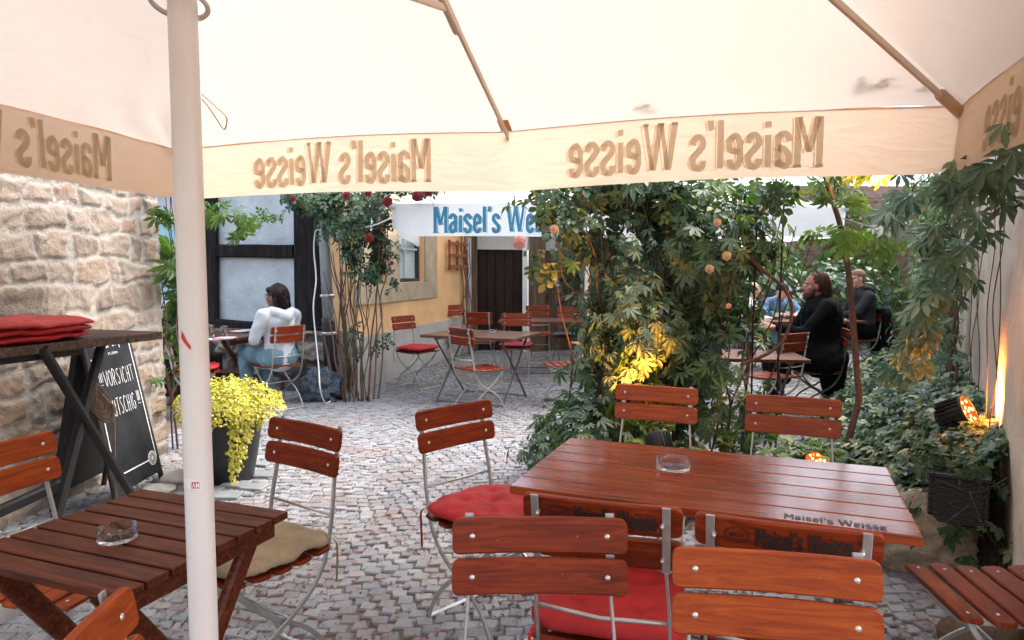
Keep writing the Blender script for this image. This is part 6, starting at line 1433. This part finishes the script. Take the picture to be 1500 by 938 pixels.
def person(label, loc, face, skin, top_mat, leg_mat, hair_mat, hair, J, scale=1.0, group='seated guests', shoes='shoe', bulk=1.0, coat=False, beard=False, head_turn=0.0, glasses=False, cap=False, hood=True):
    t = thing('person', label, 'person', loc, math.atan2(-face[0], face[1]), group); t.scale = (scale,) * 3
    hip, chest, neck, head = V3(*J['hip']), V3(*J['chest']), V3(*J['neck']), V3(*J['head'])
    sh = [V3(*p) for p in J['shoulder']]; el = [V3(*p) for p in J['elbow']]; ha = [V3(*p) for p in J['hand']]; kn = [V3(*p) for p in J['knee']]; an = [V3(*p) for p in J['ankle']]
    hr = Matrix.Rotation(head_turn, 3, 'Z') @ Matrix.Rotation(J.get('nod', 0), 3, 'X')
    def H(x, y, z): return head + hr @ V3(x, y, z)
    ax = ('Z', head_turn)
    P = [('c', hip, .12 * bulk, chest, .13 * bulk), ('c', chest, .12, neck, .055), ('c', neck, .052, head + V3(0, -.01, -.04), .055),
         ('e', H(0, -.012, .035), (.074, .094, .088)), ('e', H(0, .028, -.030), (.060, .070, .078)), ('e', H(0, .060, -.085), (.032, .028, .022)),
         ('c', H(0, .092, .012), .010, H(0, .112, -.024), .0135), ('e', H(0, .090, -.055), (.024, .014, .010)), ('e', H(.045, .052, -.02), (.022, .024, .022)), ('e', H(-.045, .052, -.02), (.022, .024, .022)),
         ('e', H(0, .076, .030), (.050, .014, .012)), ('e', H(.077, -.005, -.008), (.010, .020, .032)), ('e', H(-.077, -.005, -.008), (.010, .020, .032))]
    for i in (0, 1):
        P += [('c', chest + V3(0, 0, .02), .10, sh[i], .055), ('c', sh[i], .048, el[i], .038), ('c', el[i], .037, ha[i], .025), ('c', hip, .11, hip + V3(kn[i].x * .7, .08, 0), .085), ('c', hip + V3(kn[i].x * .7, .05, 0), .085, kn[i], .055), ('c', kn[i], .052, an[i], .034), ('c', an[i], .033, an[i] + V3(0, .14, -.055), .026)]
        # palm and five curled fingers
        fd = (ha[i] - el[i]).normalized(); sd_ = fd.cross(V3(0, 0, 1)).normalized(); up_ = sd_.cross(fd); P.append(('c', ha[i], .026, ha[i] + fd * .07, .024)); P.append(('c', ha[i] + sd_ * .02, .020, ha[i] + fd * .07 + sd_ * .022, .016)); P.append(('c', ha[i] - sd_ * .02, .020, ha[i] + fd * .07 - sd_ * .022, .016))
        for k, (o_, l_) in enumerate(((-.030, .056), (-.010, .070), (.010, .066), (.029, .050))):
            r0 = ha[i] + fd * .078 + sd_ * o_; r1 = r0 + fd * l_ * .5 - up_ * .012; r2 = r1 + fd * l_ * .32 - up_ * .026; P += [('c', r0, .0095, r1, .0088), ('c', r1, .0088, r2, .0078)]
        sg = 1 if i else -1; r0 = ha[i] + fd * .02 + sd_ * .028 * sg; r1 = r0 + fd * .032 + sd_ * .022 * sg - up_ * .012; P += [('c', r0, .013, r1, .011), ('c', r1, .010, r1 + fd * .03 - up_ * .012, .0085)]
    body = organic('body', P, skin, t, .0085, 2)
    for sx in (-1, 1):
        b = MB(); b.ell(H(sx * .031, .0905, .010), (.0135, .008, .0075), 10, 6, hr); b.build('eye', M['paper'], body); b = MB(); b.ell(H(sx * .031, .0975, .010), (.006, .003, .006), 8, 5, hr); b.build('iris', M['eye'], body)
        b = MB(); b.tube([H(sx * .014, .099, .030), H(sx * .032, .098, .036), H(sx * .05, .084, .030)], .0035, 6); b.build('eyebrow', hair_mat, body)
    b = MB(); b.tube([H(-.022, .101, -.055), H(0, .107, -.057), H(.022, .101, -.055)], .0035, 6); b.build('lips', M['rose_pink'] if skin is M['skin_pale'] else M['dark_red_cloth'], body)
    # upper garment
    k = bulk; G = [('c', hip + V3(0, 0, -.02), .155 * k, hip.lerp(chest, .5), .150 * k), ('c', hip.lerp(chest, .5), .150 * k, chest, .158 * k), ('e', chest + V3(0, 0, .03), (.185 * k, .125 * k, .13)), ('c', chest + V3(0, 0, .08), .10, neck + V3(0, -.005, -.015), .068)]
    for i in (0, 1): G += [('c', chest + V3(0, 0, .06), .11, sh[i], .073), ('c', sh[i], .074, el[i], .060), ('c', el[i], .060, ha[i].lerp(el[i], .12), .041), ('e', hip + V3(kn[i].x * .6, .02, -.02), (.10 * k, .14, .105))]
    if coat:
        for i in (0, 1): G += [('c', hip + V3(kn[i].x * .7, .0, 0), .13 * k, kn[i] + V3(0, -.03, 0), .095), ('c', kn[i] + V3(0, -.05, 0), .09, kn[i] + V3(0, -.07, -.18), .075)]
        G += [('c', hip + V3(0, -.10, 0), .15, hip + V3(0, -.12, -.30), .10)]
    gm = organic('coat' if coat else 'sweatshirt', G, top_mat, t, .011, 2, .036, 15, 3)
    if hood:
        hb_ = neck + V3(0, -.075, -.01); organic('hood', [('c', hb_ + V3(-.10, .06, .015), .035, hb_ + V3(-.085, -.02, -.01), .05), ('c', hb_ + V3(-.085, -.02, -.01), .05, hb_ + V3(0, -.065, -.055), .060), ('c', hb_ + V3(0, -.065, -.055), .060, hb_ + V3(.085, -.02, -.01), .05), ('c', hb_ + V3(.085, -.02, -.01), .05, hb_ + V3(.10, .06, .015), .035), ('c', hb_ + V3(.1, .06, .015), .034, hb_ + V3(.05, .125, -.01), .026), ('c', hb_ + V3(-.1, .06, .015), .034, hb_ + V3(-.05, .125, -.01), .026), ('e', hb_ + V3(0, -.04, -.09), (.085, .05, .07))], top_mat, gm, .010, 2, .01, 20, 5)
    # trousers
    T = []
    for i in (0, 1): a_ = hip + V3(kn[i].x * .75, .02, -.02); T += [('c', hip + V3(kn[i].x * .5, -.03, -.01), .13 * k, a_, .115 * k), ('c', a_, .108 * k, kn[i], .075), ('c', kn[i], .076, an[i] + V3(0, -.01, .03), .062)]
    organic('trousers', T, leg_mat, t, .011, 2, .030, 17, 7)
    for i in (0, 1):
        s_ = organic('shoe', [('c', an[i] + V3(0, -.03, -.045), .038, an[i] + V3(0, .08, -.055), .036), ('c', an[i] + V3(0, .08, -.055), .036, an[i] + V3(0, .17, -.062), .030), ('c', an[i] + V3(0, -.01, .0), .036, an[i] + V3(0, -.02, -.04), .04)], M[shoes], t, .008, 2)
        b = MB(); b.prism([(an[i].x + x * .040, an[i].y + .065 + y * .135) for (x, y) in ((-.8, -1), (.8, -1), (1, -.6), (1, .5), (.6, 1), (-.6, 1), (-1, .5), (-1, -.6))], .018, Matrix.Translation((0, 0, an[i].z - .088))); b.build('sole', M['shoe_white'], s_)
        b = MB()
        for q_ in range(3): y_ = an[i].y + .04 + .028 * q_; b.bar([(an[i].x - .036, y_, an[i].z - .055), (an[i].x - .012, y_ + .006, an[i].z - .016 - q_ * .007), (an[i].x + .012, y_ + .006, an[i].z - .016 - q_ * .007), (an[i].x + .036, y_, an[i].z - .055)], .010, .004, V3(0, 1, 0))
        b.build('shoelace', M['shoe_white'], s_)
    # hair
    if hair == 'long': HP = [('e', H(0, -.028, .052), (.092, .108, .092)), ('c', H(0, -.075, .02), .075, H(0, -.095, -.10), .066), ('c', H(-.055, -.045, .0), .042, H(-.065, -.05, -.15), .038), ('c', H(.055, -.045, .0), .042, H(.065, -.05, -.15), .038), ('c', H(0, -.10, -.08), .06, H(0, -.12, -.165), .042), ('e', H(.045, .040, .075), (.04, .045, .035)), ('e', H(-.045, .040, .075), (.04, .045, .035))]
    elif hair == 'curly': HP = [('e', H(0, -.035, .048), (.086, .098, .086)), ('c', H(0, -.095, -.01), .055, H(0, -.125, -.09), .045), ('c', H(0, -.125, -.09), .04, H(.0, -.135, -.19), .028), ('e', H(.05, -.05, -.01), (.04, .05, .05)), ('e', H(-.05, -.05, -.01), (.04, .05, .05))]
    elif hair == 'blond': HP = [('e', H(0, -.025, .045), (.090, .105, .090)), ('c', H(0, -.06, .0), .07, H(0, -.07, -.16), .06), ('c', H(-.06, -.01, .02), .035, H(-.065, -.01, -.17), .03), ('c', H(.06, -.01, .02), .035, H(.065, -.01, -.17), .03)]
    else: HP = [('e', H(0, -.022, .046), (.0795, .0985, .084)), ('e', H(0, -.06, -.02), (.062, .055, .05))]
    ho = organic('hair', HP, hair_mat, t, .007, 1, .026 if hair != 'short' else .006, 42, 9)
    if hair != 'short':
        rs = random.Random(hash(hair) % 97 if False else 5); b = MB(); zl = {'long': -.17, 'blond': -.19, 'curly': -.10}[hair]
        for k in range(150):
            a_ = rs.uniform(-.15, PI + .15) + PI; q = rs.uniform(.94, 1.06); ca, sa = math.cos(a_), math.sin(a_); wv = rs.uniform(0, 6); cw = .010 if hair == 'curly' else .003
            zz = zl * rs.uniform(.75, 1.12) if sa < -.1 or hair != 'curly' else -.02
            pts = [H(.012 * ca, -.015 + .012 * sa, .142 * q), H(.062 * ca * q, -.026 + .072 * sa * q, .118), H(.091 * ca * q, -.028 + .108 * sa * q, .055), H(.092 * ca * q + cw * math.sin(wv), -.034 + .112 * sa * q, -.02), H(.086 * ca * q + cw * math.sin(wv + 2), -.045 + .112 * sa * q, zz * .6), H(.078 * ca * q + cw * math.sin(wv + 4), -.055 + .105 * sa * q + rs.uniform(-.01, .01), zz)]
            pp = smooth_path(pts, 3); b.tube(pp, 0, 4, r_list=[.0035 - .0026 * i / (len(pp) - 1) for i in range(len(pp))])
        bm = bmesh.new(); bm.from_mesh(ho.data); tm = b.mesh('tmp'); bm.from_mesh(tm); bm.to_mesh(ho.data); bm.free(); bpy.data.meshes.remove(tm)
    if beard: organic('beard', [('e', H(0, .045, -.085), (.055, .058, .042)), ('e', H(0, .070, -.11), (.035, .035, .035)), ('c', H(.062, .015, -.03), .015, H(.045, .04, -.08), .02), ('c', H(-.062, .015, -.03), .015, H(-.045, .04, -.08), .02), ('c', H(-.02, .098, -.043), .008, H(.02, .098, -.043), .008)], hair_mat, t, .007, 1, .012, 40, 4)
    if glasses:
        b = MB()
        for sx in (-1, 1):
            b.tube([H(sx * .032 + .020 * math.cos(a_), .107, .006 + .018 * math.sin(a_)) for a_ in [2 * PI * q_ / 18 for q_ in range(18)]], .0016, 6, True); b.tube([H(sx * .052, .105, .008), H(sx * .078, .05, .012), H(sx * .080, .0, .012)], .0016, 6)
        b.tube([H(-.012, .108, .008), H(.012, .108, .008)], .0016, 6); b.build('glasses', M['steel_dark'], t)
    if cap:
        b = MB(); hv = hr.to_4x4(); b.lathe([(.088, .035), (.090, .06), (.080, .105), (.05, .13), (0, .137)], tuple(head), 24, hr); c_ = b.build('cap', M['hoodie_dark'], t)
        b = MB(); b.prism([(.075 * math.cos(a_), .06 + .085 * math.sin(a_)) for a_ in [PI * q_ / 12 for q_ in range(13)]], .006, Matrix.Translation(head) @ hv @ Matrix.Translation((0, -.01, .05))); b.build('peak', M['hoodie_dark'], c_)
    return t
def pose(**kw):
    J = dict(hip=(0, -.06, .56), chest=(0, -.05, .93), neck=(0, -.03, 1.07), head=(0, .005, 1.20), shoulder=((-.185, -.05, 1.0), (.185, -.05, 1.0)), elbow=((-.24, .06, .76), (.24, .06, .76)), hand=((-.14, .28, .76), (.14, .28, .76)), knee=((-.12, .40, .55), (.12, .40, .55)), ankle=((-.12, .36, .10), (.12, .36, .10))); J.update(kw); return J
cW = CH['W']; fW = (-.77, .64)
person('young woman in pale blue hooded sweatshirt and jeans at the plate table, seen from behind', tuple(cW.location), fW, M['skin_dark'], M['hoodie_pale'], M['jeans'], M['hair_black'], 'long',
       pose(hip=(0, -.05, .55), chest=(0, -.06, .90), neck=(0, -.06, 1.03), head=(-.01, -.03, 1.155), shoulder=((-.175, -.06, .97), (.175, -.06, .97)), elbow=((-.23, .03, .72), (.22, .03, .72)), hand=((-.10, .22, .70), (.10, .22, .70)), knee=((-.13, .42, .56), (.10, .40, .54)), ankle=((-.15, .33, .10), (.06, .30, .10))), 1.0, head_turn=R(24), glasses=True, bulk=1.0)
cX = CH['X']; 
person('bearded man in a long black coat with tied curly hair, sitting before the slender trunk', tuple(cX.location), (-.98, .15), M['skin_ruddy'], M['black_cloth'], M['black_cloth'], M['hair_brown'], 'curly',
       pose(hip=(0, -.05, .57), chest=(0, -.04, .98), neck=(0, -.01, 1.13), head=(0, .03, 1.255), shoulder=((-.215, -.04, 1.06), (.215, -.04, 1.06)), elbow=((-.26, .16, .82), (.26, .16, .82)), hand=((-.16, .42, .86), (.16, .40, .86)), knee=((-.16, .40, .56), (.16, .40, .56)), ankle=((-.16, .38, .10), (.16, .36, .10))), 1.02, bulk=1.25, coat=True, beard=True, hood=False)
cY = CH['Y']
person('smiling man in charcoal hooded sweatshirt with short fair hair at the far table', tuple(cY.location), (-1, .1), M['skin_pale'], M['hoodie_dark'], M['black_cloth'], M['hair_fair'], 'short',
       pose(hip=(0, -.05, .56), chest=(0, -.03, .97), neck=(0, -.005, 1.12), head=(0, .04, 1.25), nod=R(-14), elbow=((-.22, .12, .80), (.22, .12, .80)), hand=((-.10, .32, .72), (.10, .30, .72))), 1.05, bulk=1.12, beard=False, head_turn=R(10))
# pale print on his chest and jacket over the chair
person('laughing young man in a dark cap and blue striped top leaning over the far table', (3.95, 10.25, 0), (.1, -1), M['skin_pale'], M['blue_check'], M['jeans'], M['hair_fair'], 'short',
       pose(chest=(0, .08, .88), neck=(0, .14, 1.01), head=(0, .22, 1.11), shoulder=((-.19, .08, .95), (.19, .08, .95)), elbow=((-.27, .26, .80), (.27, .26, .80)), hand=((-.12, .42, .80), (.12, .42, .80))), 1.0, cap=True, hood=False, head_turn=R(-25))
person('blond woman at the far table, mostly hidden behind the thicket', (3.50, 10.0, 0), (.9, -.4), M['skin_pale'], M['hoodie_pale'], M['jeans'], M['hair_blond'], 'blond', pose(head=(0, .02, 1.17), neck=(0, -.02, 1.04)), .98, hood=False)
JK = thing('draped_jacket', 'black jacket hanging over the chair of the man in the charcoal hoodie', 'jacket', (5.25, 9.85, 0))
J_ = [('c', (.02, -.20, .86), .05, (.02, .20, .86), .05), ('c', (.07, -.19, .82), .055, (.12, -.16, .16), .075), ('c', (.07, .19, .82), .055, (.12, .16, .18), .075), ('c', (.08, 0, .80), .07, (.13, 0, .16), .09), ('c', (.10, -.10, .7), .06, (.14, -.08, .15), .08), ('c', (.10, .10, .7), .06, (.14, .08, .15), .08), ('c', (.02, -.24, .80), .05, (.10, -.27, .35), .045)]
organic('fabric', J_, M['black_cloth'], JK, .012, 2, .05, 9, 21)

for pr in (): pass
bpy.context.view_layer.update()
